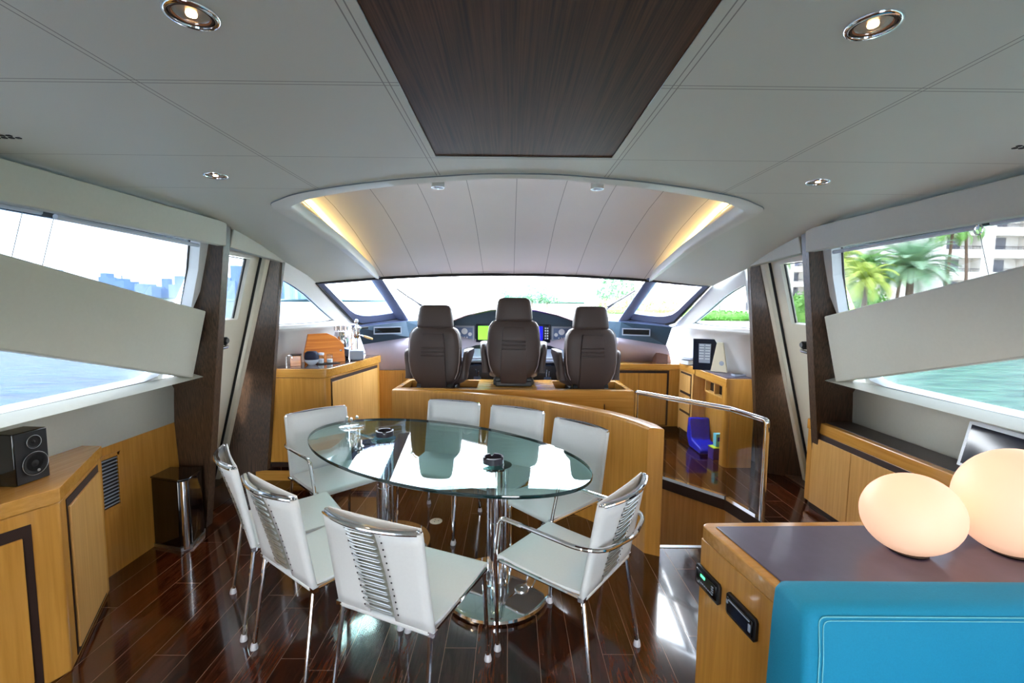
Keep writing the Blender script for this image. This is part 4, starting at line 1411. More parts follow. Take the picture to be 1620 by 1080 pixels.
# left foreground sideboard (two facets)
c = thing('side_cabinet', 'orange wood angled cabinet in the left foreground, under the black loudspeaker', 'cabinet', (-2.1, 1.8, 0))
P0, P1, P2 = (-2.24, 0.90), (-1.875, 1.84), (-2.19, 2.385)
P0 = (P1[0] - 0.398 * 1.05, P1[1] - 0.917 * 1.05)
m = local(c); m.prism([(-2.30, 0.9), P0, P1, P2, (-2.30, 2.385)], 0.0, 0.755); m.build('body', 'oak', c, bevel=0.012, seg=3)
m = local(c); m.prism([(-2.29, 0.88), (P0[0] + .006, P0[1]), (P1[0] + .006, P1[1]), (P2[0] + .004, P2[1] + .006), (-2.29, 2.391)], 0.756, 0.815); m.build('top', 'oak_y', c, bevel=0.006, seg=3)
L = flen(P1, P2)
m = local(c); facet(m, P2, P1, 0.07, L - 0.075, 0.02, 0.735, 0.0, 0.003); facet(m, P1, P0, 0.09, 0.85, 0.02, 0.70, 0.0, 0.003); m.build('recess', 'dark_gap', c)
m = local(c); facet(m, P2, P1, 0.085, L - 0.085, 0.05, 0.70, 0.003, 0.012); m.build('door', 'oak_pale', c, bevel=0.002)
m = local(c); facet(m, P1, P0, 0.12, 0.83, 0.05, 0.655, 0.003, 0.012); m.build('door', 'oak', c, bevel=0.002)

# loudspeaker on it
sp = thing('loudspeaker', 'small glossy black two-way loudspeaker on the left cabinet', 'speaker', (-2.09, 1.91, 0.815), math.radians(-4))
m = MB(); m.bb((-0.062, -0.066, 0), (0.045, 0.066, 0.222)); m.build('cabinet', 'black_gloss', sp, bevel=0.004)
m = MB(); m.bb((0.045, -0.062, 0.004), (0.049, 0.062, 0.218)); m.build('baffle', 'black_satin', sp)
RY = Matrix.Rotation(PI / 2, 4, 'Y')
for nm_, z, r in (('woofer', 0.078, 0.050), ('tweeter', 0.172, 0.028)):
    m = MB(); m.lathe([(r, 0), (r * 1.0, 0.004), (r * .9, 0.005), (r * 0.86, 0.002), (r * 0.3, -0.004), (r * 0.28, 0.002), (0.0, 0.006)], n=32, mat=Matrix.Translation((0.049, 0.008, z)) @ RY)
    w = m.build(nm_, 'black_matte', sp, smooth=True, auto=40)
    m = MB(); m.tube([(0.053, 0.008 + r * math.cos(a), z + r * math.sin(a)) for a in [2 * PI * i / 32 for i in range(32)]], 0.0012, 6, closed=True); m.build('rim', 'steel_brushed', w, smooth=True)
m = MB(); m.lathe([(0.0, 0), (0.006, 0), (0.006, 0.002), (0, 0.0025)], n=12, mat=Matrix.Translation((0.052, 0.018, 0.045)) @ RY); m.build('badge', 'steel_brushed', sp)

# wall grille
v = thing('wall_grille', 'dark slatted grille set in the orange panel beside the left cabinet', 'vent', (-2.305, 2.55, 0.54))
m = local(v); m.bb((-2.303, 2.49, 0.38), (-2.292, 2.62, 0.40)); m.bb((-2.303, 2.49, 0.69), (-2.292, 2.62, 0.71)); m.bb((-2.303, 2.48, 0.38), (-2.292, 2.50, 0.71)); m.bb((-2.303, 2.605, 0.38), (-2.292, 2.625, 0.71)); m.build('frame', 'oak', v)
m = local(v); m.bb((-2.303, 2.5, 0.40), (-2.299, 2.605, 0.69)); m.build('backing', 'black_matte', v)
m = local(v)
for k in range(14): m.box((-2.297, 2.5525, 0.413 + 0.0205 * k), (0.010, 0.105, 0.003), ry=0.5)
m.build('slats', 'gauge_grey', v)

# black floor unit
bn = thing('floor_bin', 'glossy black floor unit with a chrome corner post against the left pillar', 'bin', (-2.15, 2.95, 0))
pl = [(-2.295, 2.70), (-2.11, 2.745), (-2.045, 2.83), (-2.10, 3.09), (-2.21, 3.09), (-2.295, 2.95)]
pl = [(-2.30, 2.845), (-2.09, 2.785), (-2.045, 2.83), (-2.075, 2.985), (-2.11, 3.05), (-2.18, 3.02), (-2.30, 3.02)]
m = local(bn); m.prism(pl, 0.02, 0.455); m.build('body', 'black_gloss', bn, bevel=0.006)
m = local(bn); m.prism([(p[0] + (0.01 if p[0] > -2.2 else 0), p[1] - 0.006) for p in pl], 0.457, 0.468); m.build('lid', 'black_gloss', bn, bevel=0.003)
m = local(bn); m.prism([(p[0] + (0.008 if p[0] > -2.2 else 0), p[1] - 0.006) for p in pl], 0.0, 0.02); m.build('plinth', 'steel_brushed', bn)
m = local(bn); m.tube([(-2.062, 2.802, 0.01), (-2.062, 2.802, 0.455)], 0.019, 16); m.build('post', 'chrome', bn, smooth=True)

# left galley counter
gc = thing('coffee_counter', 'orange wood counter cabinet with dark polished top carrying the coffee things', 'cabinet', (-1.7, 4.4, 0.15))
C0, C1, C2 = (-2.08, 3.85), (-1.56, 3.87), (-1.405, 4.86)
body = [C0, (-1.62, 3.852), (-1.58, 3.86), (-1.56, 3.885), C2, (-1.62, 4.86), (-2.0, 4.2)]
m = local(gc); m.prism(body, 0.20, 0.94); m.build('body', 'oak', gc, bevel=0.004)
m = local(gc); m.prism([(p[0] * 0.985 - 0.02, p[1] + 0.02) for p in body], 0.152, 0.20); m.build('plinth', 'dark_gap', gc)
m = local(gc); m.prism([(-2.08, 3.845), (-1.61, 3.846), (-1.57, 3.857), (-1.552, 3.885), (-1.39, 4.875), (-1.60, 4.87), (-1.98, 4.2)], 0.942, 1.019); m.build('worktop_edge', 'oak_x', gc, bevel=0.004)
m = local(gc); m.prism([(-2.03, 3.855), (-1.62, 3.856), (-1.575, 3.885), (-1.412, 4.865), (-1.60, 4.865), (-1.98, 4.2)], 1.019, 1.0235); m.build('worktop', 'stone_counter', gc)
L = flen(C1, C2)
D1, D2 = (C1[0], C1[1] + .02), C2
m = local(gc); facet(m, D2, D1, 0.05, L - 0.045, 0.21, 0.925, 0, 0.003); m.build('recess', 'dark_gap', gc)
mid = 0.40
for u0, u1 in ((0.065, mid - 0.002), (mid + 0.002, L - 0.06)):
    m = local(gc); facet(m, D2, D1, u0, u1, 0.22, 0.895, 0.003, 0.010); m.build('door', 'oak_pale', gc, bevel=0.001)
# front low cabinet on the left and right of the helm
fl = thing('front_cabinet', 'plain orange wood cabinet front under the grey dash, beside the coffee counter', 'cabinet', (-1.25, 5.1, 0.15))
m = local(fl); m.bb((-1.58, 5.05, 0.151), (-1.03, 5.20, 0.83)); m.build('body', 'oak', fl, bevel=0.003)
m = local(fl); m.bb((-1.2, 5.047, 0.2), (-1.197, 5.052, 0.8)); m.build('joint', 'dark_gap', fl)
fr_ = thing('helm_cupboard', 'orange wood cupboard with two doors, right of the helm seats', 'cabinet', (1.5, 5.1, 0.15))
m = local(fr_); m.bb((1.12, 5.03, 0.22), (1.95, 5.22, 0.87)); m.build('body', 'oak', fr_, bevel=0.003)
m = local(fr_); m.bb((1.14, 5.07, 0.151), (1.94, 5.2, 0.22)); m.build('plinth', 'dark_gap', fr_)
m = local(fr_); m.bb((1.10, 5.0, 0.87), (1.93, 5.24, 0.93)); m.build('top', 'oak_x', fr_, bevel=0.004)
m = local(fr_); facet(m, (1.86, 5.03), (1.12, 5.03), 0.08, 0.72, 0.23, 0.855, 0.0, 0.003); m.build('recess', 'dark_gap', fr_)
for u0, u1 in ((0.105, 0.418), (0.422, 0.71)):
    m = local(fr_); facet(m, (1.86, 5.03), (1.12, 5.03), u0, u1, 0.24, 0.825, 0.003, 0.009); m.build('door', 'oak', fr_, bevel=0.001)

# chart desk with drawers
dk = thing('chart_desk', 'orange wood desk with three drawers, knee hole and dark leather top on the right', 'desk', (1.98, 4.4, 0.15))
def wallx(y, z=0.9): return CX + half2(z) - 0.25 * (y - 3.5) - 0.03
m = local(dk); m.prism([(1.885, 5.0), (1.895, 4.645), (wallx(4.645), 4.645), (wallx(5.0), 5.0)], 0.22, 0.88); m.build('drawer_unit', 'oak_pale', dk, bevel=0.003)
m = local(dk); m.prism([(1.91, 4.99), (1.92, 4.66), (wallx(4.645) - .02, 4.66), (wallx(5.0) - .02, 4.99)], 0.151, 0.22); m.build('plinth', 'dark_gap', dk)
m = local(dk); m.prism([(1.88, 5.0), (1.89, 4.60), (wallx(4.60), 4.60), (wallx(5.0), 5.0)], 0.88, 0.955); m.build('drawer_top', 'oak_y', dk, bevel=0.003)
m = local(dk); facet(m, (1.895, 4.645), (1.885, 5.0), 0.035, 0.31, 0.22, 0.865, 0.0, 0.003); m.build('recess', 'dark_gap', dk)
for z0, z1 in ((0.66, 0.845), (0.455, 0.63), (0.245, 0.425)):
    m = local(dk); facet(m, (1.895, 4.645), (1.885, 5.0), 0.043, 0.300, z0, z1, 0.003, 0.011); m.build('drawer', 'oak_pale', dk, bevel=0.001)
m = local(dk); m.prism([(1.895, 4.598), (1.905, 3.95), (wallx(3.95) - .04, 3.95), (wallx(4.60), 4.598)], 0.87, 0.945); m.build('desk_top', 'oak_y', dk, bevel=0.004)
m = local(dk); m.prism([(1.915, 4.590), (1.925, 3.965), (wallx(3.96) - .05, 3.965), (wallx(4.60) - .01, 4.590)], 0.945, 0.953); m.build('leather_inlay', 'leather_top', dk)
m = local(dk); m.prism([(1.905, 4.02), (1.905, 3.97), (1.915, 3.945), (1.94, 3.93), (wallx(3.95) - .06, 3.93), (wallx(3.95) - .04, 4.02)], 0.151, 0.944); m.build('end_panel', 'oak', dk, smooth=True, auto=50)
m = local(dk); m.prism([(2.03, 4.645), (2.10, 4.02), (2.12, 4.02), (2.05, 4.645)], 0.151, 0.87); m.build('back_panel', 'oak', dk)
m = local(dk)
m.bb((1.925, 4.022, 0.745), (2.05, 4.42, 0.758)); m.bb((1.925, 4.022, 0.856), (2.05, 4.42, 0.869))
for y in (4.022, 4.215, 4.408): m.bb((1.925, y, 0.758), (2.05, y + 0.012, 0.856))
m.build('shelf', 'oak_pale', dk)
m = local(dk); m.bb((1.97, 4.036, 0.759), (2.045, 4.21, 0.85)); m.bb((1.97, 4.23, 0.759), (2.045, 4.40, 0.85)); m.build('cubby_fill', 'black_satin', dk)  # black blocks filling the two dark openings of the shelf

# right window-side cabinet
rc = thing('side_cabinet', 'long low orange wood cabinet with dark inset top under the right windows', 'cabinet', (2.25, 2.0, 0.15))
m = local(rc); m.bb((2.15, 0.3, 0.20), (2.37, 3.20, 0.715)); m.build('body', 'oak', rc, bevel=0.004)
m = local(rc); m.bb((2.17, 0.3, 0.151), (2.37, 3.17, 0.20)); m.build('plinth', 'dark_gap', rc)
m = local(rc); m.bb((2.143, 0.3, 0.717), (2.375, 3.205, 0.79)); m.build('top', 'oak_y', rc, bevel=0.005)
m = local(rc); m.bb((2.185, 0.32, 0.788), (2.372, 3.165, 0.793)); m.build('top_inset', 'inset_dark', rc)
m = local(rc); m.bb((2.147, 0.32, 0.21), (2.150, 3.14, 0.712)); m.build('recess', 'dark_gap', rc)
y = 3.13
while y > 0.5:
    m = local(rc); m.bb((2.139, y - 0.357, 0.205), (2.147, y, 0.675)); m.build('door', 'oak_pale', rc, bevel=0.001)
    y -= 0.362

# foreground sideboard with leather top
sb = thing('console_cabinet', 'orange wood cabinet with brown leather top carrying two glowing lamps', 'cabinet', (1.3, 1.5, 0))
q0, q1, q2, q3 = (0.815, 1.285), (1.69, 1.285), (1.69, 1.74), (0.755, 1.709)
m = local(sb); m.prism([q0, q1, q2, q3], 0.0, 0.69); m.prism([(1.692, 1.285), (2.10, 1.285), (2.10, 1.75), (1.692, 1.74)], 0.151, 0.69); m.build('body', 'oak', sb, bevel=0.006)
m = local(sb); m.prism([(0.813, 1.282), (2.11, 1.282), (2.11, 1.753), (0.775, 1.712), (0.757, 1.70), (0.754, 1.685)], 0.691, 0.748); m.build('top', 'oak_x', sb, bevel=0.006, seg=3)
m = local(sb); m.prism([(0.842, 1.325), (2.08, 1.325), (2.08, 1.705), (0.795, 1.672)], 0.748, 0.753); m.build('leather_mat', 'leather_top', sb, bevel=0.002)
# two radios let into its left end
def radio(y, z, tilt, label, kind):
    d = Vector((q3[0] - q0[0], q3[1] - q0[1], 0)).normalized()
    t = (y - q0[1]) / (q3[1] - q0[1])
    x = q0[0] + (q3[0] - q0[0]) * t
    r = thing('car_stereo', label, 'radio', (x, y, z), math.atan2(d.y, d.x))
    R_ = lambda m: m
    m = MB()
    outl = [(-0.078, -0.030), (-0.070, -0.040), (0.070, -0.040), (0.078, -0.030), (0.078, 0.030), (0.070, 0.040), (-0.070, 0.040), (-0.078, 0.030)]
    m.hexa([(a, 0.0, b_) for a, b_ in outl], [(a, 0.012, b_) for a, b_ in outl])
    m.build('surround', 'black_satin', r, bevel=0.002)
    m = MB(); m.box((0, 0.014, 0), (0.13, 0.006, 0.056)); m.build('faceplate', 'black_gloss', r, bevel=0.002)
    if kind == 0:
        m = MB(); m.box((0.018, 0.018, 0.014), (0.028, 0.002, 0.010)); m.build('display', 'radio_green', r)
        m = MB()
        for k in range(8): m.box((-0.045 + 0.012 * k, 0.018, -0.014), (0.007, 0.002, 0.004))
        for k in range(3): m.box((-0.045, 0.018, 0.014 - 0.009 * k), (0.012, 0.002, 0.004))
        m.build('button', 'gauge_grey', r)
    else:
        m = MB(); m.box((-0.005, 0.0185, -0.004), (0.082, 0.002, 0.036)); m.build('panel', 'screen_dark', r)
        m = MB(); m.box((0.0, 0.0185, 0.022), (0.11, 0.002, 0.004)); m.box((0.062, 0.0185, 0.012), (0.008, 0.002, 0.012)); m.box((-0.056, 0.0185, 0.0), (0.01, 0.002, 0.025)); m.build('trim', 'gauge_grey', r)
    return r
radio(1.64, 0.545, 0, 'upper black car stereo with green display in the cabinet end', 0)
radio(1.445, 0.555, 0, 'black car stereo without lit display, nearest the turquoise sofa', 1)
# pebble lamps
def pebble(c, r, label, rz=0):
    t = thing('pebble_lamp', label, 'lamp', c, rz)
    rows = []
    n = 28
    for i in range(1, n):
        a = PI * i / n
        z = -math.cos(a); rr = math.sin(a)
        sk = 0.06 * z
        rows.append([(r[0] * (rr * math.cos(q)) + sk * r[0], r[1] * rr * math.sin(q), r[2] * (z + 1) ) for q in [2 * PI * k / 36 for k in range(36)]])
    m = loft(rows)
    m.build('shade', 'pebble_glow', t, smooth=True, auto=180)
    m = MB(); m.lathe([(0.0, -0.001), (0.055, -0.001), (0.058, 0.004), (0.0, 0.004)], n=28); m.build('base', 'black_satin', t)
    return t
pebble((1.385, 1.505, 0.7545), (0.146, 0.140, 0.134), 'smaller glowing egg-shaped glass lamp on the left of the leather top')
pebble((1.735, 1.50, 0.7545), (0.168, 0.160, 0.180), 'larger glowing round glass lamp cut off by the right edge of the photo')
# sofa
sf = thing('sofa', 'turquoise fabric sofa with a stitched square back in the right foreground', 'sofa', (1.25, 0.9, 0))
m = local(sf)
rows = []
for z, x0, y0, y1, rr in ((0.20, 0.755, 1.06, 1.255, .02), (0.45, 0.762, 1.075, 1.262, .02), (0.70, 0.772, 1.105, 1.268, .02), (0.778, 0.776, 1.118, 1.268, .022), (0.795, 0.784, 1.130, 1.264, .025), (0.804, 0.800, 1.148, 1.25, .025), (0.806, 0.83, 1.17, 1.23, .02)):
    x1 = 1.69
    o = []
    for cx_, cy_, a0 in ((x1 - rr, y1 - rr, 0), (x0 + rr, y1 - rr, PI / 2), (x0 + rr, y0 + rr, PI), (x1 - rr, y0 + rr, 1.5 * PI)):
        for k in range(4):
            a = a0 + k / 3 * PI / 2
            o.append((cx_ + rr * math.cos(a), cy_ + rr * math.sin(a), z))
    rows.append(o)
k_ = loft(rows); m.add([tuple(v) for v in k_.v], k_.f)
m.build('back', 'turquoise', sf, smooth=True, auto=60)
m = local(sf)
m.tube(fillet([(0.785, 1.062, 0.20), (0.806, 1.098, 0.70), (0.812, 1.119, 0.789), (1.68, 1.119, 0.789)], 0.02, 4), 0.0014, 6)
m.tube(fillet([(0.795, 1.061, 0.20), (0.816, 1.097, 0.69), (0.822, 1.1165, 0.780), (1.68, 1.1165, 0.780)], 0.02, 4), 0.0012, 6)
m.build('seam', 'turquoise_thread', sf, smooth=True)
m = local(sf); m.bb((0.80, 0.30, 0.06), (1.68, 1.07, 0.26)); m.build('base', 'turquoise', sf, bevel=0.02)
m = local(sf); m.bb((0.80, 0.28, 0.262), (1.68, 1.055, 0.43)); m.build('seat_cushion', 'turquoise', sf, bevel=0.04, seg=4)
for x in (0.85, 1.63):
    for y in (0.36, 1.0):
        m = local(sf); m.bb((x - .02, y - .02, 0), (x + .02, y + .02, 0.062)); m.build('leg', 'black_satin', sf)

# framed panel standing on the right cabinet
pf = thing('picture_frame', 'black panel in a pale frame leaning on the right cabinet behind the lamps', 'frame', (2.27, 2.1, 0.794))
m = local(pf); m.hexa([(2.25, 1.82, 0.794), (2.29, 2.26, 0.794), (2.37, 2.29, 1.02), (2.33, 1.82, 1.02)], [(2.262, 1.82, 0.794), (2.302, 2.26, 0.794), (2.382, 2.29, 1.02), (2.342, 1.82, 1.02)]); m.build('frame', 'gauge_dial', pf, bevel=0.002)
m = local(pf); m.hexa([(2.250, 1.82, 0.81), (2.289, 2.240, 0.81), (2.360, 2.268, 1.0), (2.322, 1.82, 1.0)], [(2.256, 1.82, 0.81), (2.295, 2.240, 0.81), (2.366, 2.268, 1.0), (2.328, 1.82, 1.0)]); m.build('panel', 'screen_dark', pf)

# ------------------------------------------------------------------ blinds
for s, y1, labs in ((-1, 1.86, ('slim grey roller blind rail along the top of the left window', 'nearer grey roller blind rail of the left window, cut off by the photo edge')),
                    (1, 1.86, ('slim grey roller blind rail along the top of the right window', 'nearer grey roller blind rail of the right window, cut off by the photo edge'))):
    for k, (ya, yb_) in enumerate(((y1 + 0.03, 2.84), (0.6, y1 - 0.03))):
        t = thing('roller_blind', labs[k], 'blind', Wp(s, ya, 1.93, -0.055))
        m = local(t)
        za, zb = 1.952 - 0.01, 1.938
        m.tube([Wp(s, ya, 1.930, -0.045), Wp(s, yb_ - (0.1 if k == 0 else 0), 1.919 if k == 0 else 1.936, -0.045)], 0.011, 10)
        m.build('rail', 'blind_rail', t, smooth=True)
        m = local(t)
        m.tube([Wp(s, ya if k == 0 else yb_, 1.958, -0.055), Wp(s, yb_ if k == 0 else ya, 1.952, -0.055)], 0.008, 8)
        m.build('roller', 'gauge_dial', t, smooth=True)
        if s < 0 or k == 0:
            m = local(t)
            yy = ya + 0.01 if k == 0 else yb_ - 0.05
            m.tube([Wp(s, yy, 1.94, -0.06), Wp(s, yy - 0.03, 1.40, -0.06)], 0.0012, 5)
            m.build('cord', 'rope_grey', t)
t = thing('blind_bracket', 'small chrome blind bracket with a hanging ring at the right window', 'bracket', Wp(1, 1.86, 1.93, -0.03))
m = local(t)
c = Vector(Wp(1, 1.86, 1.925, -0.02))
m.tube([c + Vector((0, 0.016 * math.cos(a), 0.022 * math.sin(a) - 0.01)) for a in [2 * PI * i / 18 for i in range(18)]], 0.003, 6, closed=True)
m.tube([c + Vector((0, -0.04, 0.03)), c + Vector((0, 0.03, 0.022))], 0.006, 6)
m.build('ring', 'chrome', t, smooth=True)

# ------------------------------------------------------------------ ceiling lights and vents
for x, y, lab in ((-0.564, 0.847, 'lit round downlight at the near left of the ceiling'), (0.643, 0.855, 'lit round downlight at the near right of the ceiling'),
                  (-1.193, 1.89, 'small lit downlight at the left, just short of the domed recess'), (1.247, 1.895, 'small lit downlight at the right, just short of the domed recess')):
    t = thing('downlight', lab, 'light', (x, y, 2.1), 0, 'recessed ceiling downlights')
    m = MB(); m.lathe([(0.0445, 0.0), (0.0445, -0.004), (0.041, -0.007), (0.036, -0.006), (0.034, 0.0), (0.034, 0.02)], n=36); m.build('ring', 'chrome', t, smooth=True, auto=60)
    m = MB(); m.lathe([(0.0345, 0.0005), (0.034, -0.0035), (0.030, -0.004), (0.028, 0.0), (0.028, 0.012)], n=36); m.build('baffle', 'dark_gap', t, smooth=True)
    m = MB(); m.lathe([(0.0, -0.010), (0.010, -0.0095), (0.020, -0.007), (0.027, -0.003), (0.028, 0.001)], n=28); m.build('lens', 'small_glass', t, smooth=True)
    m = MB(); m.lathe([(0.028, -0.001), (0.020, 0.006), (0.008, 0.012), (0.0, 0.013)], n=28); m.build('reflector', 'steel_brushed', t, smooth=True)
    m = MB(); m.lathe([(0.0, -0.006), (0.008, -0.004), (0.010, 0.002), (0.006, 0.008), (0.0, 0.008)], n=16); m.build('bulb', 'bulb_warm', t, smooth=True)
    li = bpy.data.lights.new('downlight_lamp', 'SPOT')
    li.energy = 7.0; li.color = (1.0, 0.72, 0.45); li.spot_size = math.radians(110); li.spot_blend = 0.8; li.shadow_soft_size = 0.025
    lo = bpy.data.objects.new('lamp', li); COL.objects.link(lo); lo.parent = t; lo.location = (0, 0, -0.015)
for x, lab in ((-0.318, 'small chrome cylinder spotlight under the dome, left one'), (0.372, 'small chrome cylinder spotlight under the dome, right one')):
    t = thing('cylinder_spotlight', lab, 'light', (x, 2.02, 2.09), 0, 'cylinder spotlights under the dome')
    m = MB(); m.lathe([(0.0, 0.012), (0.024, 0.012), (0.026, 0.0), (0.029, 0.0), (0.029, 0.27), (0.0, 0.27)], n=28); m.build('housing', 'steel_brushed', t, smooth=True, auto=30)
    m = MB(); m.lathe([(0.0, 0.003), (0.015, 0.003), (0.023, 0.009), (0.0, 0.010)], n=22); m.build('lens', 'chrome', t, smooth=True)
for s, lab in ((-1, 'cluster of small dark vent holes in the ceiling, left edge'), (1, 'cluster of small dark vent holes in the ceiling, right edge')):
    x0 = -1.585 if s < 0 else 1.615
    t = thing('ceiling_vent', lab, 'vent', (x0, 1.46, 2.1))
    m = local(t)
    for i in range(4):
        for j in range(2):
            m.box((x0 + s * -0.0 + (i - 1.5) * 0.022 + 0.008 * j, 1.46 + 0.02 * j, 2.0985), (0.012, 0.009, 0.003))
    m.build('holes', 'seal_black', t)

# ------------------------------------------------------------------ things on the coffee counter
CT = 1.0235
cb = thing('chopping_board', 'orange wooden chopping board with cut corners standing behind the jars', 'board', (-1.72, 4.22, CT), math.atan2(0.25, 0.27))
W_ = 0.37
m = MB()
pl = [(0.0, 0.0), (W_, 0.0), (W_, 0.165), (0.30, 0.235), (0.22, 0.272), (0.05, 0.27), (0.0, 0.10)]
pl = [(x - W_ / 2, z) for x, z in pl]
m.hexa([(x, -0.012 + z * 0.18, z) for x, z in pl], [(x, 0.012 + z * 0.18, z) for x, z in pl])
m.build('board', 'board_wood', cb, bevel=0.003)
for x, z in ((-0.155, 0.10), (0.15, 0.105)):
    m = MB(); m.lathe([(0.0, 0.004), (0.010, 0.003), (0.011, 0.0), (0.0, 0.0)], n=16, mat=Matrix.Translation((x, -0.013 + z * 0.18, z)) @ Matrix.Rotation(PI / 2, 4, 'X')); m.build('rivet', 'chrome', cb, smooth=True)
wb_ = thing('tea_box', 'small cube-shaped wooden box with dark lid at the near end of the counter', 'box', (-1.90, 4.02, CT), 0.35)
m = MB(); m.box((0, 0, 0.045), (0.085, 0.085, 0.09)); m.build('body', 'board_wood', wb_, bevel=0.002)
m = MB(); m.box((0, 0, 0.0955), (0.088, 0.088, 0.010)); m.build('lid', 'dark_gap', wb_, bevel=0.002)
bw = thing('bowl', 'white porcelain bowl beside the small wooden box', 'bowl', (-1.79, 4.09, CT))
m = MB(); m.lathe([(0.0, 0.0), (0.03, 0.0), (0.035, 0.004), (0.06, 0.03), (0.066, 0.048), (0.063, 0.048), (0.056, 0.032), (0.03, 0.008), (0.0, 0.006)], n=32); m.build('body', 'porcelain', bw, smooth=True)
cl = thing('folded_cloth', 'dark navy cloth bundle lying in the white bowl', 'cloth', (-1.79, 4.09, CT + 0.02))
rows = [superrow(0, 0, z, a, b2, 20, 2.4) for z, a, b2 in ((0.0, .03, .03), (0.02, .052, .05), (0.04, .062, .055), (0.06, .060, .052), (0.085, .055, .045), (0.10, .04, .032))]
loft(rows).build('cloth', 'navy_cloth', cl, smooth=True, auto=60)
jars = []
for i, (x, y, h, lab) in enumerate(((-1.72, 4.12, 0.10, 'clear glass jar with a pale lid beside the bowl on the counter'), (-1.66, 4.17, 0.085, 'clear glass jar in front of the chopping board, nearest its right end'))):
    t = thing('glass_jar', lab, 'jar', (x, y, CT + 0.008), 0, 'glass jars on the counter')
    m = MB(); m.lathe([(0.0, 0), (0.026, 0), (0.028, 0.004), (0.028, h - 0.03), (0.024, h - 0.022)], n=24); m.build('body', 'small_glass', t, smooth=True)
    m = MB(); m.lathe([(0.0, 0.003), (0.0245, 0.003), (0.0245, h * 0.4), (0.0, h * 0.42)], n=20); m.build('contents', 'paper', t, smooth=True)
    m = MB(); m.lathe([(0.0, h - 0.022), (0.0275, h - 0.022), (0.0275, h - 0.004), (0.0, h)], n=24); m.build('lid', 'porcelain' if i == 0 else 'small_glass', t, smooth=True)
ty = thing('serving_tray', 'small dark tray under the jars on the coffee counter', 'tray', (-1.68, 4.16, CT), 0.75)
m = MB(); m.box((0, 0, 0.003), (0.20, 0.11, 0.006)); m.build('plate', 'black_satin', ty, bevel=0.002)
# lever espresso machine
em = thing('espresso_machine', 'chrome lever espresso machine with wooden handle at the far end of the counter', 'coffee machine', (-1.52, 4.50, CT), 0.3)
m = MB(); m.box((0.0, 0.0, 0.052), (0.13, 0.22, 0.085)); m.build('base', 'gauge_grey', em, bevel=0.006)
m = MB()
for x in (-0.05, 0.05):
    for y in (-0.09, 0.09): m.lathe([(0.0, 0), (0.010, 0), (0.010, 0.01), (0, 0.01)], (x, y, 0), 12)
m.build('feet', 'black_satin', em)
m = MB(); m.tube([(0, 0, 0.095), (0, 0, 0.24)], 0.013, 14); m.tube([(-0.045, -0.03, 0.095), (-0.05, -0.03, 0.20), (-0.035, -0.03, 0.31)], 0.005, 8); m.build('column', 'chrome', em, smooth=True)
m = MB(); m.lathe([(0.0, 0.20), (0.018, 0.205), (0.032, 0.23), (0.034, 0.25), (0.034, 0.285), (0.040, 0.29), (0.040, 0.30), (0.052, 0.302), (0.052, 0.318), (0.04, 0.322), (0.02, 0.33), (0.012, 0.34), (0.012, 0.352), (0.0, 0.352)], n=32); m.build('group', 'chrome', em, smooth=True, auto=30)
m = MB(); m.lathe([(0.0, 0.35), (0.014, 0.355), (0.021, 0.368), (0.021, 0.378), (0.014, 0.392), (0.0, 0.397)], n=20); m.build('knob', 'chrome', em, smooth=True)
m = MB(); m.tube([(0.02, -0.02, 0.245), (0.07, -0.05, 0.232)], 0.008, 10); m.build('portafilter', 'chrome', em, smooth=True)
m = MB(); m.tube([(0.07, -0.05, 0.232), (0.10, -0.068, 0.222), (0.15, -0.098, 0.206)], [0.010, 0.013, 0.010], 12); m.build('handle', 'amber_wood', em, smooth=True)
m = MB(); m.tube([(0.05, 0.0, 0.31), (0.11, 0.02, 0.312)], 0.010, 10); m.build('valve_knob', 'black_satin', em, smooth=True)
# chrome kettle/boiler group behind the board
bo = thing('chrome_boiler', 'round chrome coffee boiler with small cups on top, behind the wooden board', 'coffee machine', (-1.68, 4.52, CT), 0.2)
m = MB(); m.lathe([(0.0, 0), (0.065, 0), (0.07, 0.01), (0.075, 0.14), (0.072, 0.22), (0.06, 0.27), (0.0, 0.275)], n=36); m.build('body', 'chrome', bo, smooth=True, auto=40)
m = MB()
for q in range(3): m.lathe([(0.0, 0.28), (0.018, 0.28), (0.022, 0.285), (0.024, 0.33), (0.022, 0.33), (0.019, 0.288), (0.0, 0.286)], (-0.045 + 0.045 * q, 0.0, 0), 18)
m.build('cups', 'chrome', bo, smooth=True)
m = MB(); m.tube([(0.07, 0, 0.20), (0.105, 0, 0.21), (0.11, 0, 0.15), (0.075, 0, 0.10)], 0.007, 8); m.build('handle', 'chrome', bo, smooth=True)
tap = thing('tap', 'small chrome tap at the near left corner of the coffee counter', 'tap', (-1.935, 3.92, CT))
m = MB(); m.tube(fillet([(0, 0, 0), (0, 0, 0.10), (0.05, 0.0, 0.10), (0.05, 0, 0.085)], 0.02, 4), 0.006, 8); m.build('spout', 'chrome', tap, smooth=True)
# sockets on the left wall
for k, (y, lab) in enumerate(((3.83, 'white wall socket nearest the dark pillar above the coffee counter'), (3.92, 'wall socket with dark insert above the coffee counter'))):
    x = CX - half2(1.26) + 0.25 * (y - 3.5) + 0.012
    t = thing('wall_socket', lab, 'socket', (x, y, 1.26), math.radians(14))
    m = MB(); m.box((0, 0, 0), (0.008, 0.062, 0.085), ry=0.25); m.build('plate', 'white_plastic', t, bevel=0.002)
    m = MB(); m.box((0.005, 0, 0), (0.004, 0.032, 0.042), ry=0.25); m.build('insert', 'gauge_blue' if k else 'white_plastic', t)
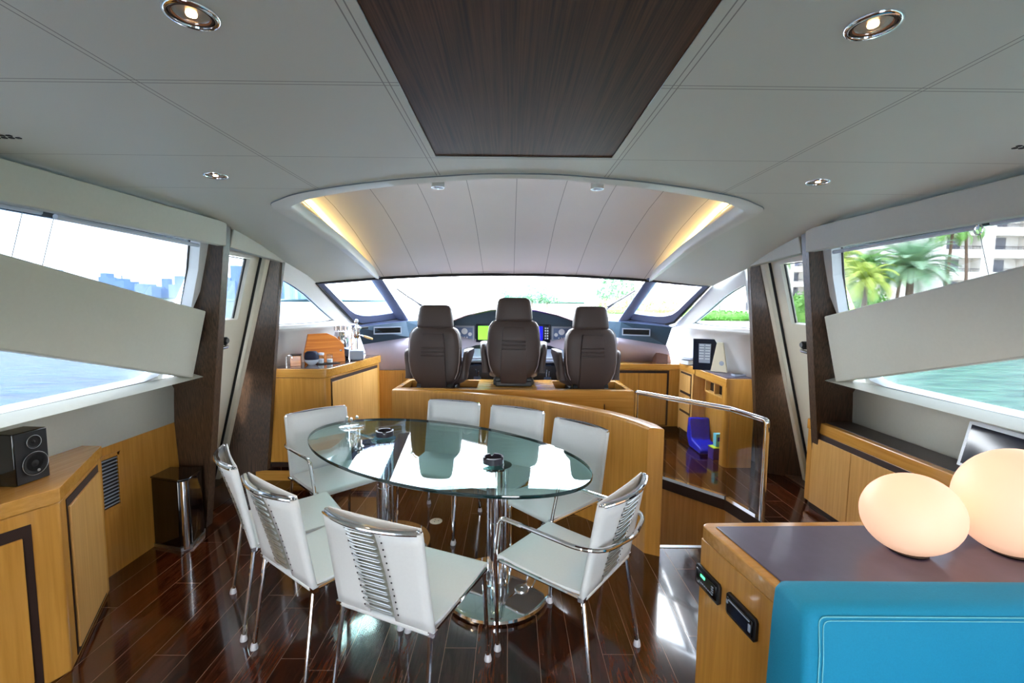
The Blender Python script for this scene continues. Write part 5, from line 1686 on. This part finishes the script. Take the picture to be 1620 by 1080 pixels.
# catches on the forward pillars
for s, lab in ((-1, 'small chrome catch on the left forward pillar'), (1, 'small chrome catch on the right forward pillar')):
    t = thing('door_catch', lab, 'catch', (CX + s * 2.055, 3.685 + (0.04 if s > 0 else 0), 1.235))
    m = MB(); m.box((0, -0.02, 0), (0.022, 0.018, 0.016)); m.box((0, -0.034, 0.004), (0.010, 0.016, 0.008)); m.build('catch', 'chrome', t, bevel=0.002)

# ------------------------------------------------------------------ things on and under the desk
DT = 0.956
mo = thing('display_screen', 'black framed screen showing a pale page, standing on the chart desk', 'screen', (1.895, 4.40, DT), math.radians(-24))
m = MB(); m.hexa([(-0.10, 0, 0), (0.10, 0, 0), (0.11, 0.07, 0.30), (-0.11, 0.07, 0.30)], [(-0.10, 0.015, 0), (0.10, 0.015, 0), (0.11, 0.085, 0.30), (-0.11, 0.085, 0.30)]); m.build('frame', 'screen_dark', mo, bevel=0.003)
m = MB(); m.hexa([(-0.048, 0.013, 0.07), (0.052, 0.013, 0.07), (0.056, 0.058, 0.255), (-0.056, 0.058, 0.255)], [(-0.048, 0.010, 0.07), (0.052, 0.010, 0.07), (0.056, 0.055, 0.255), (-0.056, 0.055, 0.255)]); m.build('page', 'gauge_grey', mo)
m = MB()
for k in range(6):
    z = 0.24 - 0.026 * k
    yy = z * 0.233 - 0.0065
    for x in (-0.027, 0.027): m.box((x, yy, z), (0.042, 0.002, 0.010))
m.build('text', 'gauge_dial', mo)
ws = thing('desk_speaker', 'cream wedge-shaped speaker with a round grille beside the black screen', 'speaker', (1.985, 4.285, DT), math.radians(-45))
m = MB(); m.hexa([(-0.075, 0, 0), (0.08, 0, 0), (0.07, 0.05, 0), (-0.075, 0.07, 0)], [(-0.03, 0.01, 0.28), (0.025, 0.01, 0.28), (0.025, 0.04, 0.28), (-0.03, 0.05, 0.28)]); m.build('body', 'cream_plastic', ws, bevel=0.004)
m = MB(); m.lathe([(0.0, 0.006), (0.022, 0.004), (0.024, 0.0), (0.0, 0.0)], n=24, mat=Matrix.Translation((0.025, 0.006, 0.085)) @ Matrix.Rotation(PI / 2 - 0.07, 4, 'X')); m.build('grille', 'gauge_grey', ws, smooth=True)
for k, (dx, w, lab, mt) in enumerate(((0, 0.15, 'thick black ring binder at the bottom of the desk stack', 'screen_dark'), (0.008, 0.14, 'dark book on top of the black binder', 'gauge_blue'))):
    t = thing('book', lab, 'book', (1.92 + dx, 4.83, DT + 0.052 * k), 0.5 + 0.1 * k)
    m = MB(); m.box((0, 0, 0.0015), (w, 0.11, 0.003)); m.box((0, 0, 0.0485 if k == 0 else 0.0185), (w, 0.11, 0.003)); m.box((w / 2 - 0.0015, 0, 0.025 if k == 0 else 0.010), (0.003, 0.11, 0.05 if k == 0 else 0.02)); m.build('cover', mt, t)
    m = MB(); m.box((-0.004, 0, 0.025 if k == 0 else 0.010), (w - 0.012, 0.10, 0.043 if k == 0 else 0.013)); m.build('pages', 'paper', t)
tb_ = thing('tissue_box', 'brown tissue box with white tissues on the cupboard top', 'tissue box', (1.70, 5.11, 0.931))
m = MB(); m.box((0, 0, 0.06), (0.13, 0.13, 0.12)); m.build('box', 'brown_box', tb_, bevel=0.002)
m = MB()
random.seed(3)
rows = []
for i, (z, r) in enumerate(((0.118, 0.045), (0.135, 0.05), (0.15, 0.055), (0.168, 0.045), (0.185, 0.02))):
    rows.append([(r * (1 + 0.3 * random.uniform(-1, 1)) * math.cos(2 * PI * k / 12), r * 0.7 * (1 + 0.3 * random.uniform(-1, 1)) * math.sin(2 * PI * k / 12), z + random.uniform(-.01, .01)) for k in range(12)])
loft(rows).build('tissues', 'tissue', tb_)
rm = thing('handset', 'flat silver handset lying near the end of the chart desk', 'handset', (2.06, 4.05, 0.954), 0.3)
m = MB(); m.box((0, 0, 0.010), (0.12, 0.06, 0.02)); m.build('body', 'gauge_grey', rm, bevel=0.006)
m = MB(); m.box((-0.01, 0, 0.0215), (0.08, 0.04, 0.003)); m.build('keypad', 'black_satin', rm)
# folding blue floor seat and packages in the knee hole
bs = thing('floor_cushion', 'folded bright blue cushioned floor seat lying under the chart desk', 'cushion', (1.95, 4.4, 0.15), 0)
m = local(bs)
rows = []
for k in range(9):
    x = 1.84 + 0.20 * k / 8
    w = 0.006 * math.sin(k * 2.1)
    rows.append([(x, 4.60 + w, 0.44), (x, 4.55 + w, 0.44), (x, 4.51, 0.26 + w), (x, 4.49, 0.235 + w), (x, 4.29, 0.215 - w), (x, 4.26, 0.19), (x, 4.28, 0.152), (x, 4.55, 0.152), (x, 4.62, 0.24)])
k_ = loft(rows); m.add([tuple(v) for v in k_.v], k_.f)
m.build('cover', 'vinyl_blue', bs, bevel=0.012, seg=3)
bx = thing('toy_box', 'purple carton with a lime green lid on the floor under the desk', 'box', (1.955, 4.175, 0.15), 0.15)
m = MB(); m.box((0, 0, 0.0555), (0.12, 0.09, 0.11)); m.build('body', 'box_purple', bx, bevel=0.001)
m = MB(); m.box((0, 0, 0.1145), (0.125, 0.095, 0.008)); m.build('lid', 'box_lime', bx)
ax = thing('small_carton', 'pale aqua carton standing on the purple one', 'box', (1.965, 4.18, 0.2695), 0.1)
m = MB(); m.box((0, 0, 0.06), (0.07, 0.05, 0.12)); m.build('body', 'box_aqua', ax, bevel=0.001)
m = MB(); m.box((-0.005, -0.0255, 0.07), (0.03, 0.002, 0.04)); m.build('print', 'vinyl_blue', ax)

# ------------------------------------------------------------------ outside
b = MB(); b.grid([[(-3000, -200, -1.75), (-3000, 5000, -1.75)], [(3000, -200, -1.75), (3000, 5000, -1.75)]])
w = b.build('water', 'water'); w['kind'] = 'structure'
# cockpit deck astern and side decks under the windows
b = MB(); b.bb((-2.4, -7.0, -0.15), (2.5, AFT, -0.01)); struct(b.build('floor', 'floor_planks'), 'aft deck')
b = MB(); b.bb((-1.6, 5.75, 0.9), (1.65, 9.5, 1.05)); struct(b.build('hull', 'hull_white', bevel=0.05), 'white foredeck')
b = MB()
sh = [(2.52, AFT - 3.8), (2.52, 3.0), (2.35, 4.6), (1.95, 7.5), (1.1, 10.5), (0.0, 12.5)]
for s in (-1, 1):
    b.grid([[(CX + s * x, y, -2.0) for x, y in sh], [(CX + s * (x + 0.02), y, 0.2) for x, y in sh], [(CX + s * x, y, 1.0 if y > AFT else 0.75) for x, y in sh], [(CX + s * (x - 0.10), y, 1.0 if y > AFT else 0.75) for x, y in sh]])
b.grid([[(CX - x, y, 0.95) for x, y in [(2.2, 5.75)] + sh[3:]], [(CX + x, y, 0.95) for x, y in [(2.2, 5.75)] + sh[3:]]])
b.grid([[(CX - x, y, -1.62) for x, y in sh], [(CX + x, y, -1.62) for x, y in sh]])
struct(b.build('hull', 'hull_white'), 'white hull sides below the windows')

random.seed(11)
# distant skyline to port
hz = [(-1.0, 46, 22), (-0.885, 42, 16), (-0.862, 33, 30), (-0.80, 24, 26), (-0.775, 20, 22), (-0.752, 34, 10), (-0.735, 24, 14), (-0.715, 36, 22), (-0.70, 30, 14), (-0.68, 40, 18), (-0.655, 24, 22), (-0.632, 44, 12), (-0.612, 34, 16), (-0.60, 52, 12), (-0.582, 38, 14), (-0.568, 28, 18),
      (-0.548, 40, 12), (-0.532, 26, 14), (-0.515, 38, 10), (-0.50, 46, 12), (-0.487, 32, 8), (-0.476, 50, 9), (-0.463, 36, 10), (-0.450, 46, 8), (-0.440, 40, 9), (-0.428, 30, 8), (-0.417, 36, 9), (-0.404, 22, 12), (-0.39, 26, 8), (-0.377, 16, 14), (-0.36, 12, 14), (-0.345, 16, 10)]
YD = 1300.0
for i, (sx, hp_, wp_) in enumerate(hz):
    hh = hp_ / 720 * YD; ww = wp_ / 720 * YD
    t = MB()
    yy = YD + random.uniform(-60, 60)
    x = sx * yy
    step = random.choice((0, 1, 2))
    t.bb((x - ww / 2, yy, -2), (x + ww / 2, yy + ww, hh * (0.86 if step else 1)))
    if step: t.bb((x - ww / 2 * (0.6 if step == 1 else 1), yy + 1, hh * 0.86), (x + ww / 2 * (0.6 if step == 1 else 0.1), yy + ww - 1, hh))
    if i % 5 == 2: t.bb((x - 1, yy + ww / 2 - 1, hh), (x + 1, yy + ww / 2 + 1, hh * 1.15))
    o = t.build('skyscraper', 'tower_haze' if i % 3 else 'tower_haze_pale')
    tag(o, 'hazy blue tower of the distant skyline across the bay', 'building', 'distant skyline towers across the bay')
b = MB()
b.grid([[(x, YD - 60 + 20 * math.sin(x * 0.01), -2) for x in range(-1500, 901, 60)], [(x, YD - 62, 3 + 3 * abs(math.sin(x * 0.037))) for x in range(-1500, 901, 60)], [(x, YD + 100, 4) for x in range(-1500, 901, 60)]])
o = b.build('far_shore', 'ocean_land'); o['kind'] = 'structure'

# quay and terrace to starboard
b = MB()
b.prism([(33, -30), (34, 33), (27, 68), (22, 100), (30, 330), (400, 330), (400, -30)], -2.2, -0.95)
struct(b.build('quay', 'quay_stone', bevel=0.1), 'pale stone quay and terrace across the basin')

def palm(name, loc, H_, R_, n, mat, label, group, droop=0.9, seed=1, coco=False, cat='tree'):
    random.seed(seed)
    t = thing(name, label, cat, loc, random.uniform(0, 6), group)
    m = MB()
    bend = 0.05 * H_ if coco else 0.0
    path = [(bend * (i / 8) ** 2, 0, H_ * i / 8) for i in range(9)]
    m.tube(path, [0.26 * (1.2 - 0.35 * i / 8) * (0.6 if coco else 1.15) for i in range(9)], 9)
    m.build('trunk', 'palm_bark', t, smooth=True)
    m = MB()
    top = Vector(path[-1])
    for k in range(n):
        az = k * 2.399963 + random.uniform(-.15, .15)
        el0 = math.radians(80 - 95 * (k / n) ** 0.9 + random.uniform(-5, 5))
        L_ = R_ * random.uniform(0.88, 1.08)
        p = top.copy(); seg = 11
        el = el0
        pts_ = [p.copy()]
        for i in range(seg):
            d = Vector((math.cos(az) * math.cos(el), math.sin(az) * math.cos(el), math.sin(el)))
            p = p + d * (L_ / seg)
            el -= droop * 1.9 / seg * (0.5 + i / seg)
            pts_.append(p.copy())
        side = Vector((-math.sin(az), math.cos(az), 0))
        for i in range(1, seg * 3 + 1):
            u = i / 3.0
            a = int(min(u, seg - 0.01)); f_ = u - a
            c = pts_[a].lerp(pts_[min(a + 1, seg)], f_)
            tdir = (pts_[min(a + 1, seg)] - pts_[a]).normalized()
            ll = L_ * 0.27 * math.sin(PI * min(1, 0.12 + 0.86 * u / seg)) ** 0.7
            for sg in (-1, 1):
                dd = (side * sg * 0.85 + tdir * 0.55 + Vector((0, 0, -0.25 if coco else 0.12))).normalized()
                e_ = c + dd * ll
                wv = tdir * (L_ * 0.012)
                m.add([c - wv, c + wv, e_ + wv * .3, e_ - wv * 0.3], [(0, 1, 2, 3)])
        m.tube([q for q in pts_[::2]], [0.035, 0.03, 0.025, 0.02, 0.012, 0.006][:len(pts_[::2])], 4, cap=False)
    m.build('crown', mat, t)
    return t
palm('date_palm', (37.6, 43, -0.95), 6.1, 3.7, 54, 'frond_silver', 'silvery date palm with a thick trunk on the quay, seen through the right window', None, 0.75, 4)
for i, (x, y, h, r, mt, lab) in enumerate(((35.5, 50.5, 7.0, 3.6, 'frond_yellow', 'yellow-green coconut palm left of the date palm, nearest the window edge'), (33.5, 43.0, 5.0, 3.2, 'frond_yellow', 'low yellowish coconut palm at the left edge of the right window'), (41.0, 53.0, 7.2, 3.4, 'frond_green', 'green coconut palm between the yellowish palms and the date palm'),
    (44.0, 52.0, 6.6, 3.2, 'frond_green', 'green coconut palm rising behind the date palm'), (51.5, 54.0, 11.5, 3.2, 'frond_green', 'tall slim coconut palm in front of the white balcony building, left one'), (55.0, 55.0, 12.5, 3.2, 'frond_green', 'tall slim coconut palm in front of the white balcony building, right one'),
    (36.0, 64.0, 9.0, 3.6, 'frond_green', 'coconut palm seen through the right door window'), (29.0, 78.0, 10.0, 3.4, 'frond_green', 'coconut palm by the terrace seen through the right windshield pane'), (27.5, 96.0, 11.0, 3.4, 'frond_green', 'coconut palm far along the quay, behind the right windshield post'))):
    palm('coconut_palm', (x, y, -0.95), h, r, 26, mt, lab, 'coconut palms on the quay', 1.15, 20 + i, True)

def bush(name, cx, cy, z, rx, ry, rz, mat, label, group, cat, n=700, seed=0, leaf=0.22, kind=None):
    random.seed(seed)
    m = MB()
    for k in range(n):
        u = random.uniform(-1, 1); a = random.uniform(0, 2 * PI); q = math.sqrt(1 - u * u)
        rr = random.uniform(0.82, 1.0) * (1 + 0.12 * math.sin(a * 5 + u * 7))
        p = Vector((cx + rx * q * math.cos(a) * rr, cy + ry * q * math.sin(a) * rr, z + rz * u * rr))
        nrm = Vector((random.uniform(-1, 1), random.uniform(-1, 1), random.uniform(-1, 1))).normalized()
        t1 = nrm.orthogonal().normalized(); t2 = nrm.cross(t1)
        l_ = leaf * random.uniform(0.6, 1.3)
        m.add([p - t1 * l_, p - t2 * l_ * .5, p + t1 * l_, p + t2 * l_ * .5], [(0, 1, 2, 3)])
    rows = [[(cx + rx * .86 * math.sin(PI * i / 8) * math.cos(2 * PI * j / 12), cy + ry * .86 * math.sin(PI * i / 8) * math.sin(2 * PI * j / 12), z - rz * .86 * math.cos(PI * i / 8)) for j in range(12)] for i in range(1, 8)]
    k_ = loft(rows); m.add([tuple(v) for v in k_.v], k_.f)
    o = m.build(name, mat)
    return tag(o, label, cat, group, kind)
bush('hedge', 42.0, 41.2, 0.9, 4.6, 1.3, 2.2, 'hedge_green', 'bright green hedge below the date palm and the balcony building', None, 'hedge', 1400, 1, 0.2)
bush('shrub', 36.8, 55.0, 0.8, 3.2, 1.8, 2.6, 'frond_green', 'leafy green shrub under the yellowish coconut palms', None, 'shrub', 900, 6, 0.3)
bush('shrub', 44.5, 59.0, 1.6, 4.2, 1.8, 3.2, 'frond_green', 'tall leafy shrub filling the gap behind the date palm trunk', None, 'shrub', 1100, 7, 0.3)
bush('hedge', 33.0, 70, -0.3, 6.5, 1.5, 0.95, 'hedge_green', 'clipped green hedge along the quay seen through the right quarter window', None, 'hedge', 1200, 2, 0.2)
bush('hedge', 30.0, 88, 0.4, 7.0, 2.0, 1.9, 'hedge_green', 'long green hedge seen through the right windshield side pane', None, 'hedge', 1200, 3, 0.25)
bush('hedge', 26.0, 108, 0.8, 6.0, 2.0, 2.2, 'hedge_green', 'green hedge behind the right windshield post', None, 'hedge', 900, 4, 0.3)
bush('hedge', 43.0, 66.0, 0.0, 6.0, 1.4, 1.3, 'hedge_green', 'green hedge seen low through the right door window', None, 'hedge', 1000, 5, 0.25)
for i, (x, y, h, r, lab) in enumerate(((4.0, 230, 12, 9, 'leafy tree at the left of the clump ahead of the bow'), (11.0, 232, 13, 8, 'leafy tree in the middle of the clump ahead of the bow'), (19.0, 236, 11, 9, 'leafy tree at the right of the clump ahead of the bow'),
    (48.0, 190, 17, 9, 'tall tree right of the pale tower ahead'), (56.0, 185, 19, 10, 'tall tree between the pale tower and the hotel building'), (27.0, 120, 9, 4, 'tree beside the right windshield wiper'))):
    t = thing('tree', lab, 'tree', (x, y, -1), 0, 'trees ashore ahead of the bow')
    m = MB(); m.tube([(0, 0, -0.7), (0, 0, h * 0.5)], 0.35, 8); m.build('trunk', 'palm_bark', t)
    o = bush('crown', 0, 0, h * 0.62, r, r, h * 0.42, 'tree_green', None, None, None, 900, 60 + i, 0.8)
    o.parent = t
    for k in ('label', 'category'):
        if k in o: del o[k]

def balcony_building(loc, w, d, floors, cols, fh, label, mat='facade_white', z0=-0.95, first=0.8, rot=0):
    t = thing('apartment_building', label, 'building', loc, rot)
    m = MB()
    H_ = floors * fh + 1.5
    # facade as a grid of piers and spandrels with real openings
    bay = w / cols
    m.bb((0, 1.4, 0), (w, d, H_))
    m.bb((0, 0, 0), (0.6, 1.4, H_)); m.bb((w - 0.6, 0, 0), (w, 1.4, H_)); m.bb((0, 0, H_ - 1.5), (w, 1.4, H_))
    for f in range(floors + 1):
        m.bb((0.6, 0, f * fh), (w - 0.6, 1.4, f * fh + (1.15 if f else 0.3)))
    for c_ in range(1, cols): m.bb((c_ * bay - 0.9, 0.001, 0.01), (c_ * bay + 0.9, 1.39, H_ - 0.01))
    m.build('facade', mat, t)
    for f in range(floors):
        for c_ in range(cols):
            x0 = c_ * bay + 1.0; x1 = (c_ + 1) * bay - 1.0
            q = MB(); q.bb((x0 + 0.1, 1.36, f * fh + 1.2), (x1 - 0.1 - (x1 - x0) * 0.35, 1.395, f * fh + fh - 0.15)); g = q.build('window', 'facade_grey', t)
    m = MB()
    for f in range(1, floors):
        for c_ in range(cols):
            x0 = c_ * bay + 0.95; x1 = (c_ + 1) * bay - 0.95
            m.bb((x0, 0.03, f * fh + 1.55), (x1, 0.07, f * fh + 1.62))
            k = x0
            while k < x1: m.bb((k, 0.035, f * fh + 1.15), (k + 0.04, 0.065, f * fh + 1.55)); k += 0.22
    m.build('balcony_railing', 'console_dark', t)
    return t
balcony_building((60.0, 64, -0.95), 26, 16, 8, 4, 3.1, 'white apartment building with stacked balconies at the far right')
balcony_building((50.0, 98, -0.95), 34, 14, 6, 7, 3.2, 'cream hotel building seen through the right door window and quarter window')
balcony_building((30.0, 175, -0.95), 9, 10, 7, 3, 3.0, 'pale tower ahead, just right of the right helm seat')
balcony_building((44.0, 150, -0.95), 30, 12, 4, 7, 3.2, 'cream waterfront building seen through the right windshield side pane')
for i, (x, y, r, lab) in enumerate(((33.3, 72.5, 2.6, 'larger terrace parasol behind the clipped hedge'), (30.3, 73.5, 1.6, 'smaller pale terrace parasol left of the large one'), (47.0, 70, 2.2, 'terrace parasol seen through the right door window'))):
    t = thing('parasol', lab, 'parasol', (x, y, -0.95), 0, 'terrace parasols')
    m = MB(); m.lathe([(r, 2.5), (r * 0.5, 2.95), (0.05, 3.3), (0.0, 3.3)], n=10); m.build('canopy', 'canopy_green' if i == 0 else 'facade_white', t)
    m = MB(); m.tube([(0, 0, 0), (0, 0, 3.2)], 0.05, 6); m.build('pole', 'facade_grey', t)
# moored boats ahead
for i, (x, y, L_, lab) in enumerate(((-30, 150, 12, 'white motor boat moored far ahead, left of the middle seat'), (-8, 165, 13, 'white motor boat moored far ahead, behind the middle seat'), (16, 110, 9, 'white motor boat moored ahead beside the right helm seat'))):
    t = thing('motor_boat', lab, 'boat', (x, y, -1.75), 0.3 * i, 'boats moored ahead')
    m = loft([[(-L_ / 2, -1.2 * k, z), (L_ * 0.25, -1.5 * k, z), (L_ * (0.42 + 0.08 * (z > 0.5)), 0, z + 0.2), (L_ * 0.25, 1.5 * k, z), (-L_ / 2, 1.2 * k, z)] for z, k in ((-0.2, 0.8), (0.6, 1.0), (1.3, 1.1))]); m.build('hull', 'hull_white', t)
    m = loft([[(-L_ * 0.3, -1.1 * k, z), (L_ * 0.12 - (z - 1.3) * 1.2, -1.1 * k, z), (L_ * 0.12 - (z - 1.3) * 1.2, 1.1 * k, z), (-L_ * 0.3, 1.1 * k, z)] for z, k in ((1.3, 1.0), (2.4, 0.85))]); m.build('cabin', 'facade_grey', t)
# masts in the marina ahead
for i in range(7):
    x = -14 + 5.3 * i + (i % 3); y = 240 + 6 * (i % 4)
    t = MB(); t.tube([(x, y, -1.9), (x, y, 9 + (i % 3) * 2)], 0.15, 6); t.bb((x - 5, y - 0.1, 0.6), (x + 0.1, y + 0.1, 0.9)); t.bb((x - 4.5, y - 1.2, -1.9), (x + 4, y + 1.2, -0.3))
    tag(t.build('sailboat', 'hull_white'), 'pale sailboat with bare mast in the far marina ahead', 'boat', 'sailboats in the far marina ahead')
